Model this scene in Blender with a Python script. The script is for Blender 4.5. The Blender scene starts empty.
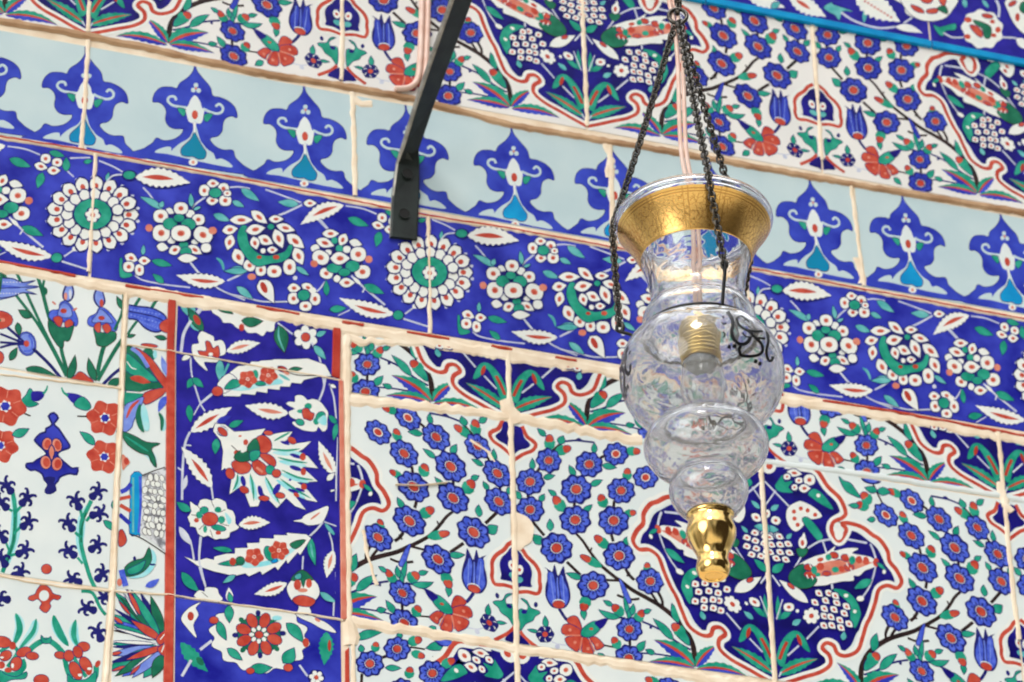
import bpy, math, random
from mathutils import Vector, Matrix
from mathutils.geometry import tessellate_polygon
from mathutils.bvhtree import BVHTree
random.seed(7)
C = bpy.context.scene.collection
PI = math.pi
H0 = 3.3                                   # height of the wall's reference point above the courtyard
# ---- the camera, solved from the tile grid (wall frame: U right, V down, W into the wall) ----
FOC = 3600.49
RC = [[0.9475535, 0.0197151, -0.3189885], [0.1572503, 0.8401623, 0.5190373], [0.278235, -0.5419766, 0.7929985]]
CP = (-0.935211, 1.821707, -2.665449)
def ray(x, y):
    d = ((x-512)/FOC, (y-341)/FOC, 1.0)
    return [sum(RC[i][k]*d[i] for i in range(3)) for k in range(3)]
def uv(x, y):                              # a point of the photograph, measured on the wall plane (metres)
    d = ray(x, y); s = -CP[2]/d[2]
    return (CP[0]+s*d[0], CP[1]+s*d[1])
def at_depth(x, y, z):                     # a point at distance z in front of the camera, world axes
    d = ray(x, y)
    return Vector((CP[0]+z*d[0], CP[2]+z*d[2], H0-(CP[1]+z*d[1])))
def world(u, v, w=0.0):                    # w = distance in front of the wall
    return Vector((u, -w, H0-v))

# ---------------------------------------------------------------- materials
def lin(c):
    c /= 255.0
    return c/12.92 if c <= .04045 else ((c+.055)/1.055)**2.4
def rgb(c): return (lin(c[0]), lin(c[1]), lin(c[2]), 1)
def nodes(name):
    m = bpy.data.materials.new(name); m.use_nodes = True
    nt = m.node_tree; nt.nodes.clear()
    out = nt.nodes.new('ShaderNodeOutputMaterial'); b = nt.nodes.new('ShaderNodeBsdfPrincipled')
    nt.links.new(b.outputs[0], out.inputs[0])
    return m, nt, b, out
def glaze(name, c, c2=None, scale=60, rough=.28, bump=.05, lo=.35, hi=.7):
    m, nt, b, out = nodes(name)
    tc = nt.nodes.new('ShaderNodeTexCoord'); n = nt.nodes.new('ShaderNodeTexNoise')
    n.inputs['Scale'].default_value = scale; n.inputs['Detail'].default_value = 4
    nt.links.new(tc.outputs['Object'], n.inputs['Vector'])
    r = nt.nodes.new('ShaderNodeValToRGB'); r.color_ramp.elements[0].position = lo; r.color_ramp.elements[1].position = hi
    r.color_ramp.elements[0].color = rgb(c); r.color_ramp.elements[1].color = rgb(c2 or c)
    nt.links.new(n.outputs['Fac'], r.inputs[0]); nt.links.new(r.outputs[0], b.inputs['Base Color'])
    b.inputs['Roughness'].default_value = rough; b.inputs['Specular IOR Level'].default_value = .16
    n2 = nt.nodes.new('ShaderNodeTexNoise'); n2.inputs['Scale'].default_value = 35; n2.inputs['Detail'].default_value = 3
    nt.links.new(tc.outputs['Object'], n2.inputs['Vector'])
    bp = nt.nodes.new('ShaderNodeBump'); bp.inputs['Strength'].default_value = bump; bp.inputs['Distance'].default_value = .004
    nt.links.new(n2.outputs['Fac'], bp.inputs['Height']); nt.links.new(bp.outputs[0], b.inputs['Normal'])
    return m
MAT = {
 'w': glaze('glaze white', (217,226,226), (228,234,232), 18),
 'v': glaze('glaze warm white', (226,225,222), (235,232,228), 18),
 'W': glaze('glaze petal white', (226,230,226), (236,236,230), 90),
 'p': glaze('glaze pale celadon', (186,207,212), (200,217,219), 14),
 'b': glaze('glaze cobalt', (22,16,124), (48,40,168), 38, lo=.3, hi=.75),
 'n': glaze('glaze deep cobalt', (12,6,92), (30,22,140), 40),
 'e': glaze('glaze bright cobalt', (20,22,142), (70,82,210), 26, lo=.32, hi=.78),
 'B': glaze('glaze petal blue', (54,78,198), (96,118,224), 160),
 'P': glaze('glaze palmette blue', (30,40,160), (64,84,204), 34, lo=.3, hi=.75),
 'd': glaze('glaze navy line', (20,22,98), (34,34,120), 80),
 'k': glaze('glaze black brown', (30,20,22), (58,38,36), 80),
 't': glaze('glaze turquoise green', (14,138,112), (50,165,140), 90),
 'T': glaze('glaze pale turquoise', (70,165,165), (120,195,195), 90),
 'g': glaze('glaze green', (14,96,72), (34,122,92), 90),
 'c': glaze('glaze bright turquoise', (0,132,196), (10,160,215), 40),
 'C': glaze('glaze drop turquoise', (0,128,155), (0,135,200), 9),
 'a': glaze('glaze aqua wash', (128,214,224), (190,230,232), 60),
 'r': glaze('glaze tomato red', (180,58,44), (206,90,70), 90, bump=.2),
 'R': glaze('glaze brown red', (168,48,36), (190,72,56), 60, bump=.2),
 'o': glaze('glaze pale red', (205,112,92), (222,150,128), 60),
 'l': glaze('glaze periwinkle', (104,126,214), (140,164,232), 90),
 's': glaze('glaze stem grey', (186,192,214), (214,218,228), 90),
 'y': glaze('glaze scale grey', (120,122,130), (215,218,222), 120, lo=.42, hi=.55),
 'G': glaze('lime grout', (232,210,182), (250,236,214), 45, rough=.85, bump=.16),
 'N': glaze('old brown mortar', (162,124,92), (206,172,138), 30, rough=.85, bump=.2),
}
MKEYS = list(MAT)

# ---------------------------------------------------------------- drawing on the glaze
FR = [0, 0, 8.0]
OPS = []                                   # (colour, polygon list in wall metres, layer)
LAYER = [0]; HOLD = [0]
def at(x, y, s=8.0): FR[:] = [x, y, s]
def px(q): return (FR[0]+q[0]/FR[2], FR[1]+q[1]/FR[2])
def put(col, polys):
    if not HOLD[0]: LAYER[0] += 1
    OPS.append((col, [[uv(*px(q)) for q in p] for p in polys], LAYER[0]))
class same:
    def __enter__(s): LAYER[0] += 1; HOLD[0] += 1
    def __exit__(s, *a): HOLD[0] -= 1
def start(): OPS.clear(); LAYER[0] = 0
def take():                                 # stack overlapping strokes of paint as shallowly as they allow
    CELL = .006; grid = {}; res = []; last = None; cur = []
    for n, (col, polys, lay) in enumerate(OPS):
        top = 0; boxes = []
        for P in polys:
            x0 = min(p[0] for p in P); x1 = max(p[0] for p in P); y0 = min(p[1] for p in P); y1 = max(p[1] for p in P)
            boxes.append((x0, y0, x1, y1))
            for i in range(int(x0//CELL), int(x1//CELL)+1):
                for j in range(int(y0//CELL), int(y1//CELL)+1):
                    for (a, b, c, d, l) in grid.get((i, j), ()):
                        if l > top and a < x1 and c > x0 and b < y1 and d > y0: top = l
        for (x0, y0, x1, y1) in boxes:
            for i in range(int(x0//CELL), int(x1//CELL)+1):
                for j in range(int(y0//CELL), int(y1//CELL)+1): grid.setdefault((i, j), []).append((x0, y0, x1, y1, top+1))
        res.append((col, polys, top+1))
    start(); return res
def pts(s):
    if not isinstance(s, str): return list(s)
    v = [float(a) for a in s.split()]
    return list(zip(v[::2], v[1::2]))
def spline(P, closed, n=4):
    out = []; m = len(P)
    for i in range(m if closed else m-1):
        if closed: a, b, c, d = P[i-1], P[i], P[(i+1) % m], P[(i+2) % m]
        else: a, b, c, d = P[max(i-1, 0)], P[i], P[i+1], P[min(i+2, m-1)]
        for k in range(n):
            t = k/n
            out.append(tuple(.5*(2*b[j]+(c[j]-a[j])*t+(2*a[j]-5*b[j]+4*c[j]-d[j])*t*t+(3*b[j]-a[j]-3*c[j]+d[j])*t**3) for j in (0, 1)))
    if not closed: out.append(P[-1])
    return out
OUT = {'t': 'd', 'T': 'd', 'g': 'k', 'r': 'd', 'R': 'd', 'W': 'd', 'B': 'd', 'l': 'd', 'C': 'd', 'c': 'd', 'P': 'd'}
def grow(P, w):                             # the outline of a shape, w wider
    ar = sum(P[i-1][0]*P[i][1]-P[i][0]*P[i-1][1] for i in range(len(P))); sg = 1 if ar > 0 else -1; out = []
    for i in range(len(P)):
        a, b, c = P[i-1], P[i], P[(i+1) % len(P)]
        x1, y1, x2, y2 = b[0]-a[0], b[1]-a[1], c[0]-b[0], c[1]-b[1]
        l1 = math.hypot(x1, y1) or 1; l2 = math.hypot(x2, y2) or 1
        nx, ny = y1/l1+y2/l2, -x1/l1-x2/l2; l = math.hypot(nx, ny) or 1; k = min(1.8, 2/max(l, .5))
        out.append((b[0]+sg*nx/l*w*k, b[1]+sg*ny/l*w*k))
    return out
def inked(col, P, w=5.5):
    if col in OUT: put(OUT[col], [grow(P, w)])
    put(col, [P])
def F(col, s, sm=1, n=3):
    P = pts(s); inked(col, spline(P, True, n) if sm else P)
def ribbon(P, w, taper=0, wob=0):
    L = []; R = []; m = len(P)
    for i, q in enumerate(P):
        a, b = P[max(i-1, 0)], P[min(i+1, m-1)]
        dx, dy = b[0]-a[0], b[1]-a[1]; l = math.hypot(dx, dy) or 1
        t = i/(m-1); k = w/2
        if taper == 1: k *= max(.12, 1-t)
        elif taper == 2: k *= max(.1, math.sin(PI*t)**.6)
        elif taper == 3: k *= .45+.55*(1-t)
        k1 = k*(1+wob*random.uniform(-1, 1)); k2 = k*(1+wob*random.uniform(-1, 1))
        L.append((q[0]-dy/l*k1, q[1]+dx/l*k1)); R.append((q[0]+dy/l*k2, q[1]-dx/l*k2))
    return L, R
def S(col, s, w, taper=0, sm=1, n=5):
    P = pts(s)
    if taper and len(P) == 2: P = [(P[0][0]+(P[1][0]-P[0][0])*i/6, P[0][1]+(P[1][1]-P[0][1])*i/6) for i in range(7)]
    if sm and len(P) > 2: P = spline(P, False, n)
    L, R = ribbon(P, w, taper)
    put(col, [[L[i], L[i+1], R[i+1], R[i]] for i in range(len(P)-1)])
def SW(s, w=30, edge=76, col='r'):          # a red outline with its white margin
    S('W', s, edge); S(col, s, w)
def ell(cx, cy, rx, ry, ang=0, n=14, amp=0, lobes=0):
    a = math.radians(ang); out = []
    for i in range(n):
        t = 2*PI*i/n; k = 1+amp*math.cos(lobes*t)
        x, y = rx*k*math.cos(t), ry*k*math.sin(t)
        out.append((cx+x*math.cos(a)-y*math.sin(a), cy+x*math.sin(a)+y*math.cos(a)))
    return out
def D(col, cx, cy, rx, ry=None, ang=0):
    P = ell(cx, cy, rx, ry or rx, ang); inked(col, P, 5) if rx > 30 and col != 'W' else put(col, [P])
def lens(bx, by, tx, ty, w, bend=0, n=7, teeth=0, k0=0., k1=1., fat=.8):
    dx, dy = tx-bx, ty-by; l = math.hypot(dx, dy); ux, uy = dx/l, dy/l; L = []; R = []
    m = n if not teeth else teeth*2+1
    for i in range(m):
        t = i/(m-1); tt = k0+(k1-k0)*t
        cx = bx+dx*tt-uy*bend*4*tt*(1-tt); cy = by+dy*tt+ux*bend*4*tt*(1-tt)
        h = w/2*math.sin(PI*t**fat)
        if teeth and 0 < i < m-1: h *= 1.12 if i % 2 else .86
        L.append((cx-uy*h, cy+ux*h)); R.append((cx+uy*h, cy-ux*h))
    return L+R[-2:0:-1]
def LEAF(col, bx, by, tx, ty, w, bend=0, mid=None):
    inked(col, lens(bx, by, tx, ty, w, bend, 9))
    if mid: put(mid, [lens(bx, by, tx, ty, w*.3, bend, 7, 0, .2, .75)])
def WLEAF(bx, by, tx, ty, w, mid='r', bend=0, teeth=8, col='W'):
    put('d', [lens(bx, by, tx, ty, w*1.14, bend, 9)]); put(col, [lens(bx, by, tx, ty, w, bend, 9, teeth)])
    if mid: put(mid, [lens(bx, by, tx, ty, w*.27, bend, 9, 0, .12, .7, 1)])
def BUD(bx, by, tx, ty, w, red='r'):
    dx, dy = tx-bx, ty-by; l = math.hypot(dx, dy); a = math.degrees(math.atan2(dy, dx))
    D('d', bx+dx*.62, by+dy*.62, l*.39, w*.40, a); D(red, bx+dx*.64, by+dy*.64, l*.34, w*.34, a)
    ux, uy = dx/l, dy/l; P = []
    for t, h in ((0, .12), (.2, .42), (.5, .5), (.62, .38), (.5, .15), (.55, 0), (.5, -.15), (.62, -.38), (.5, -.5), (.2, -.42), (0, -.12)):
        P.append((bx+dx*t-uy*h*w, by+dy*t+ux*h*w))
    put('t', [P])
def BL(x, y, r):                            # the eight-petalled blossom
    ry = r*.91; o = random.uniform(0, 45)
    put('d', [ell(x, y, r, ry, o, 40, .075, 8)])
    pet = []; dots = []
    for i in range(8):
        t = math.radians(o+45*i); c, s = math.cos(t), math.sin(t)
        pet.append(ell(x+c*r*.66, y+s*ry*.66, r*.255, r*.235, math.degrees(t), 9))
        dots.append(ell(x+c*r*.53, y+s*ry*.53, r*.13, r*.062, math.degrees(t), 6))
    put('B', pet); put('d', dots); D('W', x, y, r*.37, ry*.37); D('r', x, y, r*.29, ry*.29)
def squarish(cx, cy, rx, ry, ang, n=16, p=.84):
    a = math.radians(ang); out = []
    for i in range(n):
        t = 2*PI*i/n+.2; c, q = math.cos(t), math.sin(t)
        x = rx*math.copysign(abs(c)**p, c); y = ry*math.copysign(abs(q)**p, q)
        out.append((cx+x*math.cos(a)-y*math.sin(a), cy+x*math.sin(a)+y*math.cos(a)))
    return out
def almond(cx, cy, rx, ry, ang):
    a = math.radians(ang); c, q = math.cos(a), math.sin(a)
    return lens(cx-rx*c, cy-rx*q, cx+rx*c, cy+rx*q, ry*2, 0, 9, 0, 0, 1, .85)
def WP(x, y, rx, ry, ang=0, dot='r', k=.36):
    if ry > rx: rx, ry, ang = ry, rx, ang+90
    if rx/ry > 1.28: P = almond(x, y, rx*1.06, ry, ang)
    else: P = squarish(x, y, rx, ry, ang)
    put('d', [grow(P, 8)]); put('W', [P])
    if dot:
        put('o', [ell(x, y, rx*k*1.15, ry*k*1.15, ang, 8)]); put('r', [ell(x-2, y+2, rx*k*.8, ry*k*.75, ang, 8)])
def WPS(s, dot='r'):
    for q in s.split(','):
        v = [float(a) for a in q.split()]
        WP(*v, dot=dot)
def SAZ(bx, by, tx, ty, w, bend, cols):     # long serrated leaf painted in three stripes
    dx, dy = tx-bx, ty-by; l = math.hypot(dx, dy); ux, uy = dx/l, dy/l
    m = 15; rows = []
    for i in range(m):
        t = i/(m-1); cx = bx+dx*t-uy*bend*4*t*(1-t); cy = by+dy*t+ux*bend*4*t*(1-t)
        h = w/2*math.sin(PI*t**.75)*(1.12 if i % 2 and i < m-1 else .9)
        rows.append([(cx-uy*h*k, cy+ux*h*k) for k in (1, .2, -.2, -1)])
    for j in range(3):
        put(cols[j], [[rows[i][j], rows[i+1][j], rows[i+1][j+1], rows[i][j+1]] for i in range(m-1)])
def ROSE(cx, cy, r, cen='e', n=6, col='r', k=.34):
    put(col, [ell(cx, cy, r*1.05, r, 10, 54, .115, n)])
    for i in range(n):
        t = 2*PI*(i+.5)/n+.17; S('o', [(cx+math.cos(t)*r*.45, cy+math.sin(t)*r*.45), (cx+math.cos(t)*r*.88, cy+math.sin(t)*r*.86)], 7)
    put('W', [ell(cx, cy, r*(k-.04), r*(k-.05), 20, 24, .16, n)]); put(cen, [ell(cx, cy, r*(k-.1), r*(k-.11), 0, 18, .12, n)])
def DAISY(cx, cy, r, n=6, cen='r', pr=.36, k=.3, o=.2):
    put('d', [ell(cx, cy, r*1.12, r*1.06, 0, 24, .06, n)])
    put('W', [ell(cx+math.cos(2*PI*i/n+o)*r*.64, cy+math.sin(2*PI*i/n+o)*r*.6, r*pr, r*pr*.86, math.degrees(2*PI*i/n+o), 9) for i in range(n)])
    D(cen, cx, cy, r*k)

# ---------------------------------------------------------------- painted panels as meshes
def clip(P, Q):                             # Sutherland-Hodgman against a convex outline
    ar = sum(Q[i-1][0]*Q[i][1]-Q[i][0]*Q[i-1][1] for i in range(len(Q))); sg = 1 if ar > 0 else -1
    for i in range(len(Q)):
        a, b = Q[i-1], Q[i]; out = []
        def side(p): return sg*((b[0]-a[0])*(p[1]-a[1])-(b[1]-a[1])*(p[0]-a[0]))
        for j in range(len(P)):
            p, q = P[j-1], P[j]; sp, sq = side(p), side(q)
            if (sp >= 0) != (sq >= 0):
                t = sp/(sp-sq); out.append((p[0]+t*(q[0]-p[0]), p[1]+t*(q[1]-p[1])))
            if sq >= 0: out.append(q)
        P = out
        if len(P) < 3: return []
    return P
class Panel:
    STEP = 2.2e-5; NS = 0
    def __init__(s): s.v = []; s.f = []; s.m = []
    def poly(s, col, P, y):
        mi = MKEYS.index(col); b = len(s.v)
        s.v += [(p[0], -y, H0-p[1]) for p in P]
        if len(P) == 4 or len(P) == 3: tr = [tuple(range(len(P)))]
        else: tr = tessellate_polygon([[Vector((p[0], p[1], 0)) for p in P]])
        for t in tr:
            a, c, d = (P[t[0]], P[t[1]], P[t[2]])
            if (c[0]-a[0])*(d[1]-a[1])-(c[1]-a[1])*(d[0]-a[0]) > 0: t = tuple(reversed(t))
            s.f.append(tuple(b+i for i in t)); s.m.append(mi)
    def ops(s, ops, fn=None, cl=None, lift=0):
        for col, polys, lay in ops:
            for i, P in enumerate(polys):
                Q = [fn(*p) for p in P] if fn else P
                if cl: Q = clip(Q, cl)
                if len(Q) > 2: s.poly(col, Q, (lay+(i*7 % 23)/25+lift)*s.STEP)
    def slab(s, col, Q, d=.012, y=0.):      # one tile: a block whose face carries the painting
        mi = MKEYS.index(col); b = len(s.v); n = len(Q)
        ar = sum(Q[i-1][0]*Q[i][1]-Q[i][0]*Q[i-1][1] for i in range(n))
        if ar < 0: Q = list(reversed(Q))
        cx = sum(p[0] for p in Q)/n; cy = sum(p[1] for p in Q)/n
        e = .0007
        In = [(p[0]-math.copysign(e, p[0]-cx), p[1]-math.copysign(e, p[1]-cy)) for p in Q]
        s.v += [(p[0], -y, H0-p[1]) for p in In]+[(p[0], e-y, H0-p[1]) for p in Q]+[(p[0], d-y, H0-p[1]) for p in Q]
        s.f.append(tuple(b+i for i in range(n))[::-1] if False else tuple(b+n-1-i for i in range(n))); s.m.append(mi)
        for k in (0, 1):
            for i in range(n):
                j = (i+1) % n
                s.f.append((b+k*n+i, b+k*n+j, b+k*n+n+j, b+k*n+n+i)); s.m.append(mi)
    def strip(s, col, P, w, h=.0010, wob=.3, step=.006):   # a smeared joint line standing a little proud
        Q = [P[0]]
        for a, b in zip(P, P[1:]):
            l = math.hypot(b[0]-a[0], b[1]-a[1]); n = max(1, int(l/step))
            Q += [(a[0]+(b[0]-a[0])*i/n, a[1]+(b[1]-a[1])*i/n) for i in range(1, n+1)]
        Panel.NS += 1; h += (Panel.NS % 40)*1.5e-5
        L, R = ribbon(Q, w, 0, wob); mi = MKEYS.index(col); b = len(s.v)
        for l, r in zip(L, R):
            q = .3
            li = (l[0]+(r[0]-l[0])*q, l[1]+(r[1]-l[1])*q); ri = (r[0]+(l[0]-r[0])*q, r[1]+(l[1]-r[1])*q)
            s.v += [(l[0], .0003, H0-l[1]), (li[0], -h, H0-li[1]), (ri[0], -h, H0-ri[1]), (r[0], .0003, H0-r[1])]
        for i in range(len(Q)-1):
            for k in range(3):
                a = b+i*4+k
                s.f.append((a, a+1, a+5, a+4)); s.m.append(mi)
    def build(s, name, parent=None, label=None):
        me = bpy.data.meshes.new(name); me.from_pydata(s.v, [], s.f)
        used = sorted(set(s.m)); idx = {m: i for i, m in enumerate(used)}
        for m in used: me.materials.append(MAT[MKEYS[m]])
        me.polygons.foreach_set('material_index', [idx[m] for m in s.m]); me.update()
        o = bpy.data.objects.new(name, me); C.objects.link(o)
        if parent: o.parent = parent
        if label: o['label'] = label
        o['kind'] = 'structure'
        return o
def rect(u0, v0, u1, v1): return [(u0, v0), (u1, v0), (u1, v1), (u0, v1)]
def P2(s): return [uv(x, y) for x, y in pts(s)]
# ================================================================ the blossom tile (one square, mirrored from tile to tile)
U0, V0, TW, TH = -.004, .0864, .25, .2368
def blossom_tile():
    start()
    # stems first
    at(632, 575); S('k', "505 735 500 640 480 540 420 430 340 340 230 250 130 190 0 118 -102 40 -132 20 -252 -80 -332 -180 -392 -270 -447 -330", 44, 3)
    S('k', "245 250 240 200 205 130", 22); S('k', "200 215 150 140", 20); S('k', "60 190 -20 195 -120 160", 20); S('k', "-100 45 -215 40", 20)
    at(508, 495)
    for s in ("470 535 580 640", "190 205 290 325", "940 590 970 640 1010 680", "825 310 842 372", "850 45 845 95", "530 60 532 110", "160 -20 160 20"): S('k', s, 24)
    S('k', "620 410 655 450 670 420", 14); S('k', "950 650 975 620", 16)
    at(508, 415)
    for s in ("585 505 605 455", "735 345 780 322", "225 465 260 415", "360 285 440 215"): S('k', s, 24)
    S('d', "440 215 480 208 560 205 690 220", 16); S('d', "540 205 565 190 590 205", 14)
    at(508, 575)
    S('k', "975 500 975 580", 22); S('d', "410 270 440 320 470 360", 24); S('d', "780 358 840 340 940 345", 16); S('k', "760 560 870 582", 14)
    S('s', "330 520 390 550 470 562", 9); D('s', 395, 572, 20)
    at(632, 575)
    S('d', "80 372 170 410 280 470 350 530 470 600", 16); S('d', "150 400 150 430", 22); S('d', "50 625 170 630 280 645 400 668", 14)
    # leaves and buds
    at(508, 415)
    for q in ((195, 440, 195, 350, 42), (285, 503, 372, 485, 42), (690, 305, 690, 225, 42), (755, 402, 865, 422, 46), (535, 492, 490, 405, 46), (660, 562, 752, 522, 46), (385, 645, 325, 600, 36), (255, 690, 290, 635, 44), (105, 670, 50, 605, 44), (300, 168, 238, 110, 40), (415, 232, 440, 168, 60)): LEAF('t', *q)
    BUD(335, 282, 330, 155, 92); BUD(375, 300, 505, 260, 84); BUD(950, 525, 956, 425, 80); BUD(940, 288, 1060, 292, 76)
    at(508, 495)
    BUD(450, 130, 365, 10, 96); BUD(775, 100, 735, -5, 90); BUD(925, 155, 1025, 138, 66); BUD(805, 425, 692, 325, 84); BUD(750, 575, 575, 482, 70)
    for q in ((930, 402, 972, 330, 52), (600, 140, 672, 80, 46), (340, 285, 335, 195, 52), (275, 392, 195, 318, 70), (590, 668, 468, 626, 46)): LEAF('t', *q)
    at(508, 575)
    LEAF('t', 600, 270, 610, 355, 46); BUD(632, 165, 598, 290, 100); LEAF('t', 835, 245, 765, 205, 34); BUD(920, 325, 835, 240, 92)
    LEAF('t', 890, 342, 725, 278, 46, -14); BUD(890, 590, 838, 498, 80); LEAF('t', 722, 628, 785, 690, 46)
    F('B', "890 30 925 75 960 150 985 220 950 215 920 140"); LEAF('t', 975, 350, 925, 170, 34); LEAF('t', 960, 350, 1000, 240, 40)
    LEAF('t', 305, 420, 295, 330, 42); LEAF('t', 240, 455, 160, 438, 24)
    DAISY(296, 475, 64, 6, 'r'); put('d', [ell(296+44*math.cos(i*PI/3), 475+42*math.sin(i*PI/3), 30, 20, i*60, 8) for i in range(6)]); D('r', 296, 475, 22)
    F('t', "88 282 150 285 158 240 105 190 150 210 180 265 235 285 255 305 215 330 195 365 140 390 95 440"); D('b', 130, 295, 24, 18)
    D('d', 222, 238, 16, 22)
    # tulip
    F('d', "290 -62 318 -30 312 40 300 90 298 160 320 220 360 262 440 268 478 240 500 180 488 90 462 10 446 -70 425 -40 410 -6 396 0 372 -84 352 -20 338 -34")
    F('B', "318 -10 322 90 312 160 332 215 372 250 386 180 380 80 362 0 350 -20"); F('B', "425 -5 452 60 478 120 484 180 468 235 436 252 424 170 410 60")
    F('B', "392 20 405 100 412 180 400 215 392 150 386 80"); S('l', "340 0 352 100 372 225", 7); S('l', "436 10 442 100 450 220", 7); S('l', "396 20 400 200", 6)
    D('W', 405, 228, 52, 34, 5); D('r', 405, 238, 48, 30, 5)
    # carnation
    F('r', "585 410 580 440 500 395 470 362 490 340 525 328 560 345"); F('r', "450 398 428 440 452 475 575 478 580 442 510 400")
    F('r', "458 508 480 562 520 595 558 608 590 495 520 492"); F('r', "602 500 592 560 596 622 640 640 682 628 660 570 640 515"); F('r', "655 508 690 560 708 600 765 570 742 532 700 498")
    S('o', "455 484 580 484", 12); S('o', "592 500 575 605", 14); S('o', "648 512 692 612", 12)
    for q in ((495, 440), (535, 540), (640, 590), (712, 560)): D('o', *q, 13)
    F('t', "585 478 598 430 655 385 705 372 735 405 730 440 680 485 630 498"); D('r', 665, 432, 16, 10); F('b', "690 385 725 360 795 348 775 400 738 432 712 412")
    # small medallions on the left joint
    at(508, 415)
    SW("112 90 150 170 195 205 222 240 195 285 120 315 20 380"); F('b', "10 110 100 98 130 180 178 235 150 268 90 282 40 322 10 322")
    at(508, 495)
    SW("60 395 115 440 150 492 215 555 250 620 252 690 258 740 235 790 150 775 60 780"); F('b', "10 440 90 455 130 510 172 560 192 625 182 700 188 738 110 732 10 740")
    D('W', 92, 600, 30, 40); D('T', 80, 680, 40, 26); D('r', 90, 600, 14)
    at(508, 575)
    S('r', "95 450 150 515 260 600", 26); F('b', "60 470 100 480 180 572 100 580 60 580")
    # tuft at the foot of the trunk
    at(632, 575)
    SAZ(503, 735, 172, 518, 125, 30, 'trP'); SAZ(500, 745, 130, 695, 90, 24, 'trP'); SAZ(512, 735, 685, 562, 100, -22, 'Prt')
    SAZ(512, 752, 930, 818, 92, -36, 'Prt')
    LEAF('t', 330, 520, 170, 350, 56, 6); LEAF('t', 370, 380, 318, 230, 60); LEAF('t', 40, 610, 105, 530, 58); LEAF('t', 180, 630, 110, 598, 40)
    F('t', "350 470 400 440 450 500 460 560 420 540"); BUD(420, 490, 320, 390, 92); BUD(20, 385, 95, 280, 84); LEAF('t', 95, 300, 150, 280, 36); LEAF('t', 0, 320, 10, 235, 40)
    BUD(125, -10, 120, -100, 70)
    # blossoms
    at(508, 415)
    for q in ((325, 365, 104), (175, 535, 115), (648, 395, 112), (545, 595, 126), (862, 312, 100), (905, 605, 112), (1100, 500, 100)): BL(*q)
    at(508, 495)
    for q in ((175, 118, 114), (537, 200, 125), (845, 205, 126), (388, 425, 132), (888, 487, 126)): BL(*q)
    at(508, 575)
    for q in ((680, 85, 124), (970, 435, 104), (965, 668, 116)): BL(*q)
    at(632, 575); BL(145, 50, 112)
    loc = [(c, [[(p[0]-U0, p[1]-V0) for p in P] for P in pl], l) for c, pl, l in take()]
    # the great medallion on the right joint, traced where it shows best (its mirror image)
    at(760, 535)
    F('b', "-60 -560 60 -545 220 -545 320 -550 410 -520 500 -420 560 -350 620 -260 640 -190 585 -150 545 -80 550 10 590 40 650 70 700 10 720 -30 780 -20 860 40 940 110 1000 230 1050 300 1075 380 1010 395 940 430 905 520 870 640 820 730 770 790 730 880 660 930 600 860 540 845 490 870 505 930 540 980 520 1060 430 1100 340 1120 200 1165 -60 1230")
    SW("200 -572 340 -550 450 -520 540 -390 640 -290 685 -180 655 -135 590 -105 570 -45 600 20 640 45 690 -40 655 -90 720 -92 820 -60 900 0 960 40 1020 130 1035 210 1090 280 1132 370 1095 425 1015 405 950 440 922 540 885 650 850 720 820 820 780 925 690 968 620 948 588 885 530 865 498 905 555 965 560 1040 480 1098 350 1138 200 1185 -60 1250", 32, 84)
    D('W', 630, -10, 34, 52)
    at(760, 455)
    D('W', 70, 90, 60); D('r', 75, 90, 26)
    F('t', "120 250 150 200 180 160 190 200 200 218 262 210 225 258 262 300 205 300 150 290"); S('s', "35 210 230 410", 13); S('s', "40 405 125 285", 13)
    for q in ((275, 145, 58, 30, 8), (395, 200, 46, 44), (355, 268, 46, 34), (310, 205, 30, 24), (215, 175, 28, 24), (275, 260, 24, 24)): WP(*q)
    F('t', "385 310 430 272 500 315 585 435 490 395 410 340"); D('W', 465, 325, 16)
    F('W', "225 420 300 375 340 375 430 420 495 490 425 515 360 510 350 560 290 612 240 580 208 500"); 
    for q in ((270, 455), (275, 510), (380, 445), (440, 480), (300, 560), (325, 430)): D('r', *q, 17)
    F('t', "338 525 375 500 440 560 500 650 470 690 420 640"); LEAF('T', 85, 442, 150, 400, 44); LEAF('T', 40, 590, 150, 600, 60)
    WPS("50 470 30 34,125 525 38 32 20,150 650 44 30 20,10 520 30 36,70 650 36 30"); LEAF('T', 210, 670, 255, 630, 36); LEAF('T', 60, 630, 40, 530, 46); LEAF('W', 345, 690, 350, 620, 30)
    at(760, 535)
    for i, (a, b) in enumerate(((75, 20), (155, 15), (90, 80), (160, 80), (225, 75), (80, 140), (160, 140), (235, 145), (130, 190), (205, 200), (20, 60), (10, 130), (30, 200))): WP(a, b, 35, 24, 28)
    F('g', "295 110 375 110 370 150 330 180 300 150"); D('W', 340, 62, 34, 48); D('r', 338, 65, 14, 24)
    S('s', "380 108 470 55 570 35", 16); S('s', "325 180 275 265", 14); LEAF('t', 95, 300, 190, 230, 66); S('s', "95 320 160 410", 13)
    F('W', "240 320 280 262 340 218 440 172 520 150 600 92 590 130 690 108 785 112 735 150 880 178 935 225 905 262 840 285 790 330 745 328 745 368 660 372 600 385 560 392 520 405 405 412 300 424")
    F('g', "228 362 250 292 340 235 372 312 452 358 402 420 300 425"); F('b', "508 245 585 210 640 195 668 245 590 258")
    put('o', [lens(350, 305, 905, 222, 118, -4, 9)])
    for q in ((600, 345, 60, 14), (700, 315, 50, 12), (640, 150, 60, 12)): put('W', [ell(*q, -10)])
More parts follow.
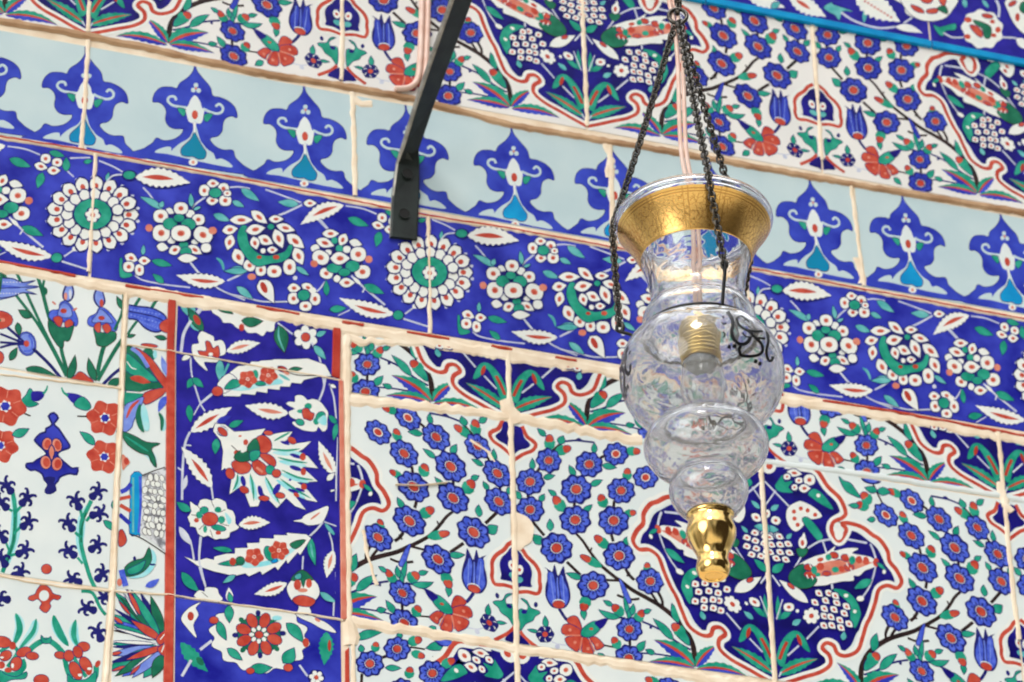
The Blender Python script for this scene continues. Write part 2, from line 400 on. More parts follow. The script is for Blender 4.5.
    for q in ((385, 262, 34, 26), (480, 255, 30, 32), (400, 320, 50, 26), (590, 165, 34, 24), (680, 185, 34, 26), (710, 262, 38, 24), (650, 275, 26, 24), (530, 312, 32, 18), (790, 200, 28, 30), (845, 210, 26, 34), (480, 200, 26, 16)): D('r', *q, random.uniform(-20, 20)); 
    for q in ((430, 285, 24, 34), (545, 180, 24, 26), (600, 280, 30, 24), (735, 205, 26, 34), (460, 320, 22, 16)): D('t', *q)
    with same():
        for q in ((370, 335), (410, 345), (690, 240), (720, 280), (700, 170), (810, 190), (395, 250)): S('W', [(q[0], q[1]-14), (q[0]+12, q[1]+16)], 9)
    S('s', "700 35 780 50 855 65", 17); S('s', "880 75 905 130 925 195", 16); S('s', "925 240 900 345 860 440 800 520", 14); D('r', 925, 222, 24, 34); LEAF('t', 935, 225, 1005, 285, 26)
    LEAF('t', 890, 362, 752, 432, 66); D('W', 800, 512, 30, 22); S('s', "500 55 530 145", 14); D('W', 990, 298, 14, 18); S('s', "572 395 578 440", 16)
    F('t', "580 440 680 448 760 520 802 620 795 670 755 750 722 690 718 620 690 530"); D('W', 685, 488, 18, 15); D('W', 755, 615, 15)
    at(760, 597)
    for q in ((440, 45), (525, 30), (612, 50), (515, 95), (590, 105), (690, 80), (672, 135), (515, 155), (565, 165), (637, 190), (710, 220), (512, 230), (572, 232), (645, 250), (470, -26), (550, -26), (600, -5)): WP(*q, 36, 25, 40)
    DAISY(410, 152, 66, 7, 'r', .4); S('s', "372 338 470 235", 16); LEAF('T', 258, 222, 328, 182, 48); LEAF('T', 660, 350, 670, 280, 46)
    F('t', "130 500 165 370 230 290 290 272 350 320 400 440 340 402 310 332 270 330 225 430 185 560"); S('R', "155 500 185 420 215 360", 26); S('R', "295 300 330 390", 30, 2)
    SAZ(150, 620, 462, 496, 100, -14, 'trt'); S('s', "220 470 310 390", 16); S('s', "170 600 150 640", 14)
    LEAF('t', 150, 185, 140, -10, 42); LEAF('t', 160, 175, 260, 100, 50); WP(230, 82, 42, 34); S('s', "130 180 180 20", 10)
    put('W', [lens(385, 50, 150, -135, 80, 0, 9)]); D('r', 245, -85, 34, 14, 40); D('W', 298, 112, 14); F('t', "-50 250 30 290 80 360 80 540 20 500 -50 480"); S('R', "-40 480 60 560", 24)
    D('T', 40, 160, 40, 30); D('W', 40, 85, 34, 40); D('r', 45, 90, 20); S('W', "60 -40 -40 -160", 16)
    med = [(c, [[(U0+2*TW-p[0], p[1]-V0) for p in P] for P in pl], l) for c, pl, l in take()]
    dark = lambda L: [('n' if c == 'b' else c, P, l) for c, P, l in L]
    return dark(loc), dark(med)
TILE, MEDALLION = blossom_tile()
def tile_fn(u0, v0, mirror):
    if mirror: return lambda u, v: (u0+TW-u, v0+v)
    return lambda u, v: (u0+u, v0+v)

# ================================================================ measured joint lines
ROW = {0: "0 22 64 33 150 50 256 74 345 88 416 101 511 127 662 152 853 186 1023 214",
 1: "0 137 82 150 255 182 428 216 511 229 609 247 768 272 943 304 1023 319",
 2: "0 262 150 290 256 307 342 322 428 336 512 350 619 369 783 395 900 413 1023 436",
 3: "346 399 420 406 491 413 512 417 642 441 768 462 880 476 1000 495 1023 500",
 4: "346 621 400 629 473 640 517 650 613 663 700 678"}
def row(k): return P2(ROW[k])
def extend(P, a=.25, b=.25):                # carry a joint on past the edges of the photograph
    d0 = (P[1][0]-P[0][0], P[1][1]-P[0][1]); d1 = (P[-1][0]-P[-2][0], P[-1][1]-P[-2][1])
    return [(P[0][0]-a, P[0][1])]+P+[(P[-1][0]+b, P[-1][1])]
UL, UR = -.78, .86                          # the wall's built extent
wall = bpy.data.objects.new('wall_back', None); C.objects.link(wall)
wall['kind'] = 'structure'; wall['category'] = 'wall'
wall['label'] = 'old wall faced with painted blue, white, red and green floral tiles'
def panel(name, label, fn):
    p = Panel(); fn(p); return p.build(name, wall, label)

# ---- backing masonry
def _(p):
    p.slab('G', rect(UL, -.78, UR, 3.3), .12, -.0006)
panel('masonry', 'cream lime mortar bed behind and below the tiles', _)

# ---- upper field of blossom tiles
UPU, UPV = .083, V0-.590
def blossom_row(p, u00, vt, va, vb, flip, ks, ground='w', umin=UL, umax=UR, off=None, deep=False, skip=()):
    tile = [('P' if c == 'B' else c, P, l) for c, P, l in TILE] if deep else TILE
    for k in ks:
        u0 = u00+TW*k; a, b = max(u0+.001, umin), min(u0+TW-.001, umax)
        if b-a < .004: continue
        q = rect(a, va, b, vb); p.slab(ground, q)
        du, dv = (off or {}).get(k, (0, 0)); g = tile_fn(u0, vt, (k+flip) % 2)
        if k not in skip: p.ops(tile, lambda u, v: (g(u, v)[0]+du, g(u, v)[1]+dv), q)
        p.ops(MEDALLION, g, q, 5)
def _(p):
    blossom_row(p, UPU, UPV, -.448, -.262, 1, range(-4, 4), 'v', deep=True)
panel('upper_blossom_panel', 'white blossom tiles with dark blue medallions above the pale frieze', _)

# ---- lower field
def _(p):
    umin = uv(346.5, 480)[0]+.003
    blossom_row(p, U0, V0, V0+.002, .319, 0, range(-1, 4), 'w', umin, UR, {-1: (.005, -.0035), 1: (.005, 0), 3: (.005, 0)})
    blossom_row(p, U0, V0-.2365, .0185, V0-.002, 1, range(-1, 4), 'w', umin, UR, {0: (-.003, 0), -1: (.004, 0)})
    blossom_row(p, U0, .3245, .3255, .56, 1, range(-1, 4), 'w', umin, skip=(-1,))
    start(); at(760, 455)                    # sprays that only this tile shows beside its medallion
    S('k', "905 235 950 330 985 400", 14); S('d', "680 215 800 330", 10)
    F('t', "632 175 665 205 720 225 760 275 800 340 740 318 690 290 660 245"); BUD(885, 390, 812, 300, 92); BUD(870, 420, 765, 392, 84); LEAF('t', 790, 410, 710, 402, 36)
    F('d', "808 172 840 180 880 178 955 190 965 220 910 236 850 225 815 200"); F('B', "830 190 880 195 940 200 920 222 860 215"); LEAF('t', 935, 290, 840, 262, 50); LEAF('t', 940, 285, 1040, 300, 60); LEAF('t', 920, 515, 860, 518, 40)
    p.ops(take(), None, rect(U0+TW+.001, V0+.003, U0+2*TW, .319), 3)
    start(); at(340, 610)                    # the patched tile below, painted by another hand
    for q in ("340 380 400 360", "175 510 170 600", "750 370 755 420", "790 290 795 310", "170 600 200 800 300 1000"): S('k', q, 24)
    S('k', "560 298 620 305 680 315", 14); S('k', "900 460 930 440", 14)
    for q in ((120, 235, 335, 178, 66, -14), (690, 305, 905, 310, 70, -20), (365, 462, 485, 466, 44), (175, 335, 165, 280, 46), (470, 225, 485, 180, 44), (590, 700, 640, 640, 50), (880, 640, 960, 600, 50), (540, 800, 620, 760, 50)): LEAF('t', *q[:5], *(q[5:] or (0,)))
    F('t', "915 450 960 380 1010 350 990 400 1030 340 1080 300 1050 400 1090 420 1000 445")
    for q in ((275, 335, 292, 255, 74), (540, 262, 655, 232, 86), (570, 340, 678, 376, 70), (548, 548, 562, 455, 84), (810, 450, 920, 395, 84), (855, 500, 985, 515, 80)): BUD(*q)
    for q in ((238, 430, 112), (456, 312, 106), (738, 508, 112), (500, 640, 100), (345, 760, 110), (660, 760, 110), (900, 720, 108), (520, 900, 110)): BL(*q)
    F('d', "738 220 790 230 915 245 890 290 850 300 790 285"); F('B', "760 232 890 252 860 288 800 272"); F('t', "800 800 780 900 820 1000 860 900")
    p.ops(take(), None, rect(umin, .3255, U0-.001, .56), 2)
panel('lower_blossom_panel', 'white blossom tiles below the blue flower border', _)

# ---- pale frieze with blue palmettes
def palmette():
    start(); at(130, 55)
    F('P', "516 55 512 120 470 180 400 230 375 272 330 262 250 265 200 310 185 375 232 380 275 412 292 460 285 520 310 570 360 592 425 595 410 640 350 680 270 690 212 670 180 710 120 750 70 815 960 962 900 885 840 825 822 768 750 765 690 742 640 690 650 662 700 650 735 610 740 560 760 512 812 490 855 502 840 430 790 378 720 345 660 330 640 262 580 190 532 125", 1, 4)
    F('p', "198 782 250 748 322 738 332 772 348 752 400 710 470 670 503 610 522 560 540 610 565 690 612 752 668 792 688 838 730 832 790 862 818 902 700 886 560 856 440 828 300 796", 1)
    F('p', "512 560 502 625 478 680 402 745 402 805 450 830 500 832 540 850 600 842 622 790 598 735 555 680 530 610")
    F('C', "513 625 485 680 414 750 415 800 460 815 505 815 545 835 592 830 608 785 580 740 545 680 525 640", 1, 4)
    D('W', 505, 862, 36, 26); D('o', 505, 862, 14)
    S('p', "585 432 630 455 690 472 735 458 742 422 712 396 685 416", 20); S('p', "455 425 400 418 340 405 302 370 318 338 356 338 370 366", 20)
    F('t', "440 440 380 430 420 490 440 480"); F('t', "600 480 660 478 620 535 595 520")
    F('w', "521 325 560 375 574 425 592 445 588 490 572 545 540 552 520 535 500 548 470 535 455 490 446 440 468 402 485 360"); D('r', 519, 482, 25, 36)
    S('W', "517 540 515 625", 26, 3); D('p', 527, 246, 19); D('p', 506, 284, 19); D('p', 549, 288, 19); D('o', 527, 270, 10)
    return take()
def _(p):
    js = [-.6765]+[uv(*q)[0] for q in ((85, 90), (354, 150), (612, 200), (858, 235))]+[.626, .87]
    prev = UL
    for j in js:
        if j > prev+.01: p.slab('p', rect(prev+.0012, -.252, min(j, UR)-.0012, -.1325))
        prev = j
    pl = palmette(); big = rect(UL, -.2515, UR, -.1335)
    q0 = uv(194.7, 63); tips = {-1: (85.3, 53.5), 0: (194.7, 63), 1: (303.7, 86.5), 2: (405.6, 109.5), 3: (511.2, 131.5), 4: (611, 150), 5: (710, 166), 6: (809.3, 180), 7: (901.7, 195), 8: (1000, 213)}
    alt = [('c' if c == 'C' else c, P, l) for c, P, l in pl]
    for k in range(-5, 12):
        if k in tips: q = uv(*tips[k]); du, dv = q[0]-q0[0], (q[1]-q0[1])*.5
        else: du, dv = .1035*k, 0
        p.ops(alt if k in (3, 4, 7, 8) else pl, lambda a, b: (a+du, b+dv-.0005), big, (k % 2)*.5)
panel('palmette_frieze', 'pale celadon frieze painted with blue palmettes and turquoise drops', _)

# ---- blue border with roses
def border():
    start()
    at(30, 170)                              # medallion on the joint
    def ring(n, rx, ry, pr, pt, o, dot):
        for i in range(n):
            t = 2*PI*i/n+o; x, y = 500+rx*math.cos(t), 358+ry*math.sin(t); a = math.degrees(math.atan2(ry*math.sin(t), rx*math.cos(t)))
            put('d', [ell(x, y, pr*1.2+3, pt*1.2+3, a, 10)]); put('W', [ell(x, y, pr, pt, a, 12, .06, 5)])
            if dot: D('r', x-math.cos(t)*pr*.25, y-math.sin(t)*pr*.25, 24, 20, a)
    D('d', 500, 358, 345, 278)
    with same():
        for i in range(18):
            t = 2*PI*(i+.5)/18; D('s', 500+368*math.cos(t), 358+298*math.sin(t), 15, 13)
    ring(17, 305, 242, 60, 50, 0, True); ring(15, 205, 163, 43, 40, .2, False)
    D('d', 500, 358, 160, 130); D('t', 500, 358, 150, 122); DAISY(500, 365, 58, 6, 'r', .42, .34)
    # cluster left of the medallion
    at(0, 140)
    S('s', "60 50 200 72 320 118", 12); S('s', "560 145 720 140", 12); S('s', "540 250 590 295", 12); S('s', "790 165 900 210 980 255", 12)
    LEAF('t', 395, 95, 515, 130, 50); LEAF('t', 530, 250, 530, 140, 60); LEAF('t', 75, 150, 245, 215, 66); LEAF('t', 340, 262, 300, 385, 66); LEAF('t', 670, 178, 740, 165, 36); LEAF('T', 850, 330, 868, 262, 30)
    WPS("365 150 40 38,457 180 40 34,328 212 52 32 15,430 245 50 34")
    at(120, 170)
    S('s', "-110 100 -60 50 20 40", 13); D('d', 75, 45, 62, 42); D('t', 72, 45, 48, 32); WLEAF(122, 62, 560, 108, 150, 'r', -18, 9)
    S('s', "185 140 240 200 305 295", 13); LEAF('T', 335, 312, 160, 215, 52, 8); LEAF('T', 320, 300, 345, 250, 40)
    S('s', "685 215 620 260 575 302", 14); LEAF('T', 572, 300, 562, 190, 40); LEAF('T', 585, 322, 645, 298, 24); S('s', "870 140 950 135 1040 150", 12)
    WPS("675 165 42 46,745 108 48 32,828 150 44 44,740 245 48 36,842 245 48 44,858 188 30 24"); D('d', 762, 184, 58, 46); D('t', 762, 184, 48, 38)
    LEAF('T', 898, 250, 992, 295, 44); LEAF('T', 748, 355, 882, 408, 56)
    # rose
    at(120, 170)
    D('d', 490, 480, 190, 150); D('d', 520, 620, 110, 60)
    WPS("400 330 34 24 30,560 355 34 30,412 560 34 30,602 576 32 22", None)
    WPS("325 370 58 52,485 312 56 48,625 402 50 44,330 505 68 66,662 525 76 62 30,440 640 52 38 -25,600 640 60 34 30")
    D('t', 400, 432, 56, 46); D('t', 545, 440, 58, 46); D('t', 470, 390, 42, 30); D('t', 510, 600, 36, 30); D('t', 525, 655, 46, 36)
    WP(485, 512, 78, 62); WPS("340 618 46 34 10,685 628 40 36,540 708 74 34", None); D('o', 232, 465, 30); D('o', 738, 490, 34, 30)
    at(120, 225)
    S('s', "560 300 600 350 645 405", 17); S('s', "120 400 180 440 350 475 560 500", 12); S('s', "780 505 860 545 1000 600", 13)
    S('s', "860 445 940 410 1010 372", 14); LEAF('T', 1000, 350, 840, 375, 60); S('T', "770 262 812 300 832 355", 24, 2); LEAF('T', 938, 492, 1030, 575, 50)
    LEAF('T', 182, 240, 190, 160, 34); LEAF('t', 255, 285, 415, 325, 56); F('t', "0 270 20 280 15 340 60 375 100 400 60 420 0 410"); LEAF('t', 350, 465, 262, 392, 50)
    WPS("90 265 52 38 20,70 335 44 42,155 360 36 46,195 287 46 34"); WLEAF(838, 452, 448, 402, 112, 'r', -20, 9)
    # crescent flower
    at(216, 190)
    S('s', "395 -5 520 40 680 100", 12); S('s', "490 205 560 180 690 118", 16); LEAF('T', 660, 115, 495, 95, 60); LEAF('T', 200, -10, 345, 88, 60); S('s', "820 238 905 328", 17)
    WP(752, 106, 50, 30, 0, 'o'); WLEAF(1020, 122, 676, 278, 118, 'r', 26, 9)
    D('d', 420, 430, 250, 215)
    WPS("203 240 88 38,345 218 76 38 38,112 318 60 38 -10,108 420 40 60 15,180 538 48 68 -25,268 605 48 44 30,358 642 42 46,465 652 58 48,588 618 50 62,660 532 46 70 -25,635 412 82 46 38,556 306 72 34 15")
    WP(480, 235, 56, 30, 0, 'o')
    F('t', "205 290 170 370 190 460 250 550 330 612 430 590 530 575 590 525 612 450 582 445 550 495 470 520 400 530 320 500 262 430 245 350 245 295")
    WPS("315 318 74 42 -10,500 392 44 76 -22,395 405 62 40 25,310 428 38 50 -15"); WP(375, 490, 20, 20, 0, None); WP(450, 482, 42, 28, 0); D('r', 480, 540, 26, 18); D('R', 345, 540, 20, 14); D('t', 437, 296, 26, 22)
    at(216, 245)
    S('s', "0 340 100 390 250 425 380 455 580 455", 12); S('s', "90 285 230 220", 14); LEAF('T', 250, 210, 65, 210, 50); S('T', "5 105 45 140 60 205", 22, 2); D('o', 285, 255, 34, 26); LEAF('T', 165, 335, 292, 432, 56)
    put('d', [lens(345, 275, 470, 480, 140, -6, 9, 0, 0, 1, .6)]); put('W', [lens(350, 285, 462, 468, 118, -6, 9, 0, 0, 1, .6)]); D('R', 382, 342, 24, 48, -25)
    LEAF('T', 640, 175, 742, 245, 40); S('s', "790 385 830 350 872 295", 13); LEAF('t', 885, 405, 880, 282, 46)
    WPS("625 345 50 38,738 342 56 34 25,620 430 46 46,792 432 42 50,715 492 48 38"); D('W', 772, 365, 30, 26); D('d', 700, 405, 58, 52); D('t', 700, 405, 48, 42); D('o', 785, 148, 30, 30); D('s', 632, 265, 18)
    LEAF('T', 905, 520, 1024, 505, 56)
    # second rose
    at(310, 200)
    S('s', "75 150 150 240", 16); D('d', 250, 460, 185, 160); S('s', "330 605 420 690 600 840", 16)
    WPS("40 385 34 28 -20,145 420 28 22,295 395 30 28,365 345 50 30 15,215 630 26 28 30", None)
    WPS("165 270 64 34,120 345 72 38 18,262 320 38 50 25,85 460 68 54 25,385 435 62 58,130 588 52 42 15,420 575 62 54,295 662 60 38")
    D('t', 195, 325, 26); D('t', 235, 390, 30); D('t', 195, 545, 62, 38); D('t', 340, 530, 56, 44); D('t', 275, 580, 46, 30); WP(240, 468, 74, 50); D('o', 35, 510, 28); D('o', 470, 475, 30)
    S('W', "345 620 405 675", 30, 2)
    at(310, 250)
    LEAF('t', 430, 280, 592, 348, 66); WLEAF(672, 512, 232, 382, 118, 'r', -24, 10); D('d', 708, 522, 50, 44); D('t', 705, 522, 40, 36); S('s', "745 550 950 615", 14); S('s', "760 512 840 452", 13); D('W', 835, 452, 18)
    LEAF('t', 158, 478, 290, 465, 56); S('s', "225 525 320 480", 9); S('s', "420 340 440 300", 12)
    return take()
def _(p):
    js = [uv(93, 215)[0], uv(429, 275)[0]]; per = .3219; j0 = js[0]
    for k in range(-2, 5):
        a, b = max(j0+per*k+.0012, UL), min(j0+per*(k+1)-.0012, UR)
        if b > a+.01: p.slab('e', rect(a, -.1285, b, .0062))
    br = border(); big = rect(UL, -.1278, UR, .0056)
    for k in range(-2, 4):
        p.ops(br, lambda a, b: (a+per*k, b+.0006*k), big, (k % 2)*.5)
panel('flower_border', 'cobalt border of white rosettes, roses and serrated leaves', _)

# ---- bright turquoise fillet and the blue border above it
def _(p):
    start(); at(690, 0)
    put('W', [lens(450, -40, 760, 60, 110, 0, 9, 7)]); LEAF('T', 650, 60, 720, 20, 50); put('W', [lens(790, -30, 1090, 135, 130, 0, 9, 8)]); S('r', "850 0 960 70", 30, 2)
    at(800, 0)
    F('T', "190 60 250 20 270 40 420 90 340 90 315 160 280 120 240 100"); S('s', "330 100 420 160 540 205 650 225 760 215", 17); S('T', "525 60 510 180", 34, 2)
    put('W', [lens(430, -60, 800, 175, 190, 0, 9, 9)])
    with same():
        for i in range(9): D('r', 520+i*26, 10+i*16, 9)
    put('W', [lens(760, 215, 980, 265, 60, -14, 9)]); S('s', "830 185 900 140", 14); F('W', "760 -20 830 40 850 110 950 150 1060 130 1120 80 1130 -40"); F('r', "890 45 940 50 1000 95 960 90"); LEAF('g', 860, 40, 890, 0, 50)
    at(896, 0)
    F('W', "60 -40 70 60 150 140 260 170 380 150 450 80 470 -20"); F('r', "120 40 200 70 220 105 150 85"); F('r', "250 80 330 70 320 105 255 105"); F('r', "200 -10 290 -10 270 25 220 20"); F('r', "340 -10 400 -10 380 50"); F('g', "330 70 410 110 390 50")
    F('t', "300 200 350 220 470 190 470 240 400 245 370 290 330 260"); S('s', "380 265 450 300 540 300", 13); S('T', "540 -10 560 60", 40, 2); S('T', "690 0 740 60", 30, 2); S('s', "800 0 825 60 820 140", 19)
    put('W', [ell(690, 235, 165, 150, 25, 40, .06, 9)]); F('r', "590 205 650 215 690 265 680 300 630 265"); F('g', "620 165 680 180 755 220 750 300 710 300 690 230 640 195")
    for q in ((575, 160, 30, 22), (730, 130, 44, 16), (815, 240, 22, 24), (570, 295, 26, 20), (770, 175, 20, 16), (780, 285, 22, 16)): D('r', *q, 10)
    S('s', "850 300 960 305", 13); put('W', [lens(960, 310, 1080, 400, 70, 0, 9)]); F('W', "880 0 900 100 950 200 1020 270 1100 300 1100 0"); D('r', 970, 140, 18, 34); D('r', 930, 30, 34, 16, -30); F('g', "1000 30 1040 20 1040 110 990 80")
    ops = take()
    a, b = UL, UR
    j = uv(929, 25)[0]
    for x0, x1 in ((a, j-.754), (j-.7525, j-.5035), (j-.502, j-.2525), (j-.251, j-.0008), (j+.0008, b)):
        if x1 > x0: p.slab('b', rect(x0, -.735, x1, -.4575))
        if x1 > x0: p.slab('c', rect(x0, -.4568, x1, -.4485), .014, .004)
    for k in range(-3, 3):                   # the same scroll carried along and above
        for i in (0, 1, 2): p.ops(ops, lambda u, v: (u+.445*k-.2*i, v-.098*i), rect(a, -.734 if i else -.553, b, -.458 if not i else -.555), 8*i+(k % 2)*.5)
panel('turquoise_edged_border', 'dark blue leaf border edged by a bright turquoise fillet', _)
# ================================================================ left-hand panels, patched from different tiles
def HY(x, y, ang, k=1.0):                   # hyacinth floret with five curled tips
    a = math.radians(ang); c, s = math.cos(a), math.sin(a)
    T = lambda p: (x+(p[0]*c-p[1]*s)*k, y+(p[0]*s+p[1]*c)*k)
    with same():
        put('d', [[T(q) for q in spline(pts("-62 -24 -40 -34 0 -20 30 -22 40 0 30 22 0 20 -40 34 -62 24 -70 0"), True, 2)]])
        for q in ("12 -12 24 -44 4 -64 -22 -56", "24 -8 58 -30 74 -58 62 -74", "24 8 60 18 80 44 74 60", "8 12 16 48 -6 68 -26 58"):
            S('d', [T((z[0]*.92, z[1]*.86)) for z in pts(q)], 32*k, 3)
def left_upper():
    start(); at(0, 260)
    S('g', "0 40 60 170 135 290 280 480 400 680 530 930", 24); S('g', "115 70 200 240 340 540 545 935", 24); S('g', "290 95 340 260 400 480 470 620 500 760 552 935", 30)
    S('g', "445 125 370 120 345 210 350 285", 20); D('g', 355, 250, 26, 34); LEAF('g', 245, 460, 150, 402, 56); F('g', "0 40 25 130 45 150 20 150 0 110")
    F('l', "-60 160 0 146 100 150 180 180 280 165 205 200 310 215 200 238 290 275 180 262 100 292 -60 312"); S('B', "-40 205 60 215 170 222", 26, 2); S('d', "-60 312 100 292 180 262 290 275", 8); S('d', "-60 150 0 146 100 150 180 180 280 165", 8); S('d', "-40 230 100 222 310 215", 7)
    with same():
        for i in range(7): D('W', 5+i*26, 178, 5); D('W', 5+i*24, 268, 5)
    F('d', "550 160 592 230 588 300 545 340 500 305 505 240"); F('l', "550 185 580 235 575 290 545 325 512 300 518 245"); D('o', 525, 290, 14, 30); D('s', 562, 275, 12, 40)
    F('B', "520 330 572 370 620 470 608 528 550 505 500 495 450 505 392 452 412 405 470 398 480 350"); F('l', "520 345 560 380 575 440 540 460 470 450 470 405 490 360")
    F('g', "392 480 460 530 520 540 590 505 555 640 510 645 502 700 460 680 395 570")
    F('r', "425 470 470 450 500 480 475 535"); F('r', "520 500 560 475 585 515 530 540"); D('R', 508, 408, 26, 20); D('o', 432, 345, 20, 8, 40); D('o', 600, 395, 20, 8, -30)
    F('d', "795 195 838 290 842 345 800 385 752 335 748 270"); F('l', "795 218 826 290 828 335 798 370 766 330 762 275"); D('r', 812, 345, 16, 32)
    F('B', "800 380 865 410 938 510 918 572 850 530 810 515 760 535 705 515 712 460 768 430"); F('l', "800 395 850 430 900 500 850 500 770 500 735 490 780 430")
    S('g', "850 640 810 760 775 930", 36); F('g', "752 545 815 585 915 575 925 630 880 670 842 690 780 680 765 620")
    F('r', "755 525 800 500 800 575 770 570"); F('r', "820 530 860 510 888 555 850 585"); D('R', 812, 465, 26, 18); S('g', "890 195 965 225 988 290 972 430 915 560", 22); LEAF('g', 980, 390, 935, 295, 40)
    S('g', "985 630 920 720 780 965", 32)
    D('r', -10, 480, 112, 72); D('o', 20, 480, 22, 16); S('d', "60 540 130 600 210 670", 22)
    at(0, 320)
    D('B', 215, 190, 72, 96, -10); D('l', 215, 190, 60, 84, -10); S('B', "230 120 255 170 250 240 190 250", 16)
    for q in ("0 110 100 150 210 195", "0 178 100 185 210 195", "0 222 100 195 210 195", "60 60 130 120 210 195"): S('d', q, 18)
    D('r', 212, 190, 22, 26); LEAF('g', 80, 320, 135, 225, 50); LEAF('g', 140, 25, 155, 125, 46); S('d', "265 230 390 350 490 470", 26)
    LEAF('g', 210, 388, 450, 450, 100, 14); F('r', "555 492 600 448 640 415 690 445 745 505"); LEAF('g', 545, 480, 600, 285, 60, 8); LEAF('g', 765, 485, 708, 308, 60, -8)
    S('d', "825 515 900 440 975 380", 26); LEAF('g', 865, 520, 980, 472, 60); D('r', -10, 300, 40, 50)
    return take()
def left_lower():
    start(); at(0, 320)
    F('t', "172 650 210 600 237 550 262 580 250 640 305 672 230 695"); F('b', "250 580 300 568 352 578 348 618 305 650 255 640"); S('t', "345 590 370 560 380 525", 22, 3)
    F('b', "528 588 600 588 665 620 625 682 570 655"); F('t', "592 680 650 615 705 650 725 700 680 722"); S('t', "545 605 510 580 492 540", 24, 3)
    at(0, 400)
    for q in ((42, 50, 150), (840, 145, 132), (0, 365, 130), (835, 455, 126)): ROSE(*q)
    LEAF('t', 100, 280, 230, 232, 66, 6); LEAF('t', 758, 358, 640, 255, 60, 6); S('k', "195 108 245 128", 12); S('k', "618 130 695 132", 12); D('d', 945, 250, 16, 24)
    og = "430 98 470 145 434 192 470 225 520 300 562 365 545 392 495 408 462 437 500 480 545 520 580 545 626 540 615 600 565 592 520 602 480 622 466 652 440 680 450 722 400 752 358 736 385 682 350 640 335 595 280 562 250 568 206 540 212 506 262 500 290 478 340 450 370 430 330 385 285 342 274 315 320 266 360 254 365 225 415 195 383 130"
    OG = spline(pts(og), True, 2); put('d', [grow(OG, 4)]); put('e', [grow(OG, -12)])
    for q in ((375, 352, 36, 48, 10), (455, 362, 36, 52, -14), (365, 500, 40, 52, -8), (456, 512, 40, 52, 8)): D('d', q[0], q[1], q[2]+10, q[3]+8, q[4]); D('o', *q); D('r', q[0]+6, q[1], q[2]*.68, q[3]*.72, q[4])
    put('d', [lens(412, 350, 412, 500, 62)]); put('o', [lens(412, 365, 412, 480, 40)])
    at(0, 480)
    S('a', "100 90 128 300 110 480 50 700", 80, 2); S('a', "720 180 660 290 645 400 640 520 680 680", 70, 2)
    S('t', "95 70 115 180 122 300 110 480 70 600 20 740", 34); S('g', "120 300 108 480 60 650", 12); S('t', "122 260 190 190", 24); S('t', "110 430 160 380", 22); S('t', "100 250 30 210", 20); S('t', "60 610 140 590", 22); S('t', "70 560 40 480", 18)
    S('t', "730 165 690 250 655 330 648 420 650 520 690 680 730 800 790 920 845 1000", 34); S('g', "690 260 650 400 650 500", 14); S('t', "650 460 600 420", 24); S('t', "665 330 640 230", 24); S('t', "690 330 720 290", 24); S('t', "660 670 620 620", 20)
    for q in ((62, 55, -125), (205, 155, -48), (20, 190, -135), (215, 345, -42), (10, 450, -130), (185, 570, -30), (20, 640, -120), (150, 745, -30)): HY(*q)
    for q in ((770, 105, -42), (615, 180, -112), (780, 272, -14), (555, 355, -122), (560, 575, -140), (765, 530, -36), (595, 800, -155), (810, 760, -48)): HY(*q)
    LEAF('t', 830, 325, 935, 410, 50); F('t', "935 160 900 175 895 215 935 245"); D('r', 372, 712, 40, 38)
    F('d', "360 -20 440 -20 430 40 445 90 400 100 355 85 375 40")
    return take()
def left_bottom():
    start(); at(0, 560)
    HY(20, 310, -170); HY(710, 388, 200); HY(850, 300, 200); S('t', "650 250 740 265 800 380 845 440", 26); HY(790, 590, -110, 1.05); HY(400, -100, 0, .1)
    F('r', "340 196 395 225 425 270 485 290 462 318 425 310 395 345 405 372 368 420 318 385 335 345 300 310 262 325 228 312 240 290 280 275 300 235"); D('w', 352, 285, 40, 44, 20)
    at(0, 597)
    with same():
        for s in ("125 135 160 235 110 380", "285 180 260 280 150 420", "430 165 460 260 545 390", "605 190 590 290 622 395"): S('a', s, 76, 2)
    S('t', "125 130 148 190 158 260 135 330 108 378", 50, 2); S('t', "290 172 270 270 210 350 150 420", 36, 2); S('t', "428 145 448 220 490 310 548 392", 60, 2); S('t', "606 180 592 250 592 320 625 398", 44, 2)
    S('t', "225 440 280 385 370 345 445 385 505 450", 44); F('t', "330 310 365 345 405 320 400 365 340 365")
    S('t', "0 440 80 390 140 440 60 560", 30); S('t', "175 500 190 560 120 620 0 610", 44); F('t', "0 590 40 620 130 640 210 600 200 650 90 660 30 690 0 690")
    S('t', "515 480 540 590 590 700", 40); S('t', "770 550 765 630 720 700", 44); S('t', "590 480 640 570 690 640", 30); F('t', "545 620 590 660 690 660 760 600 770 640 740 700 560 700")
    for q in ((20, 360, 70, 44, 10), (100, 390, 28, 32), (190, 440, 60, 36, -20), (258, 472, 50, 30, 5), (128, 535, 44, 58, 25), (45, 470, 50, 38, -30), (10, 545, 30, 30), (65, 585, 30, 20), (482, 466, 46, 28, 8), (550, 470, 40, 44), (668, 398, 50, 38), (622, 440, 36, 48, -20), (605, 590, 44, 78, -28), (685, 540, 42, 66, -32), (782, 535, 20, 30, 30), (330, 665, 60, 44), (710, 590, 26, 36)): D('r', *q)
    for q in ((15, 485, 16, 9), (100, 550, 12, 20), (640, 625, 18, 12), (715, 575, 18, 12)): D('W', *q)
    return take()
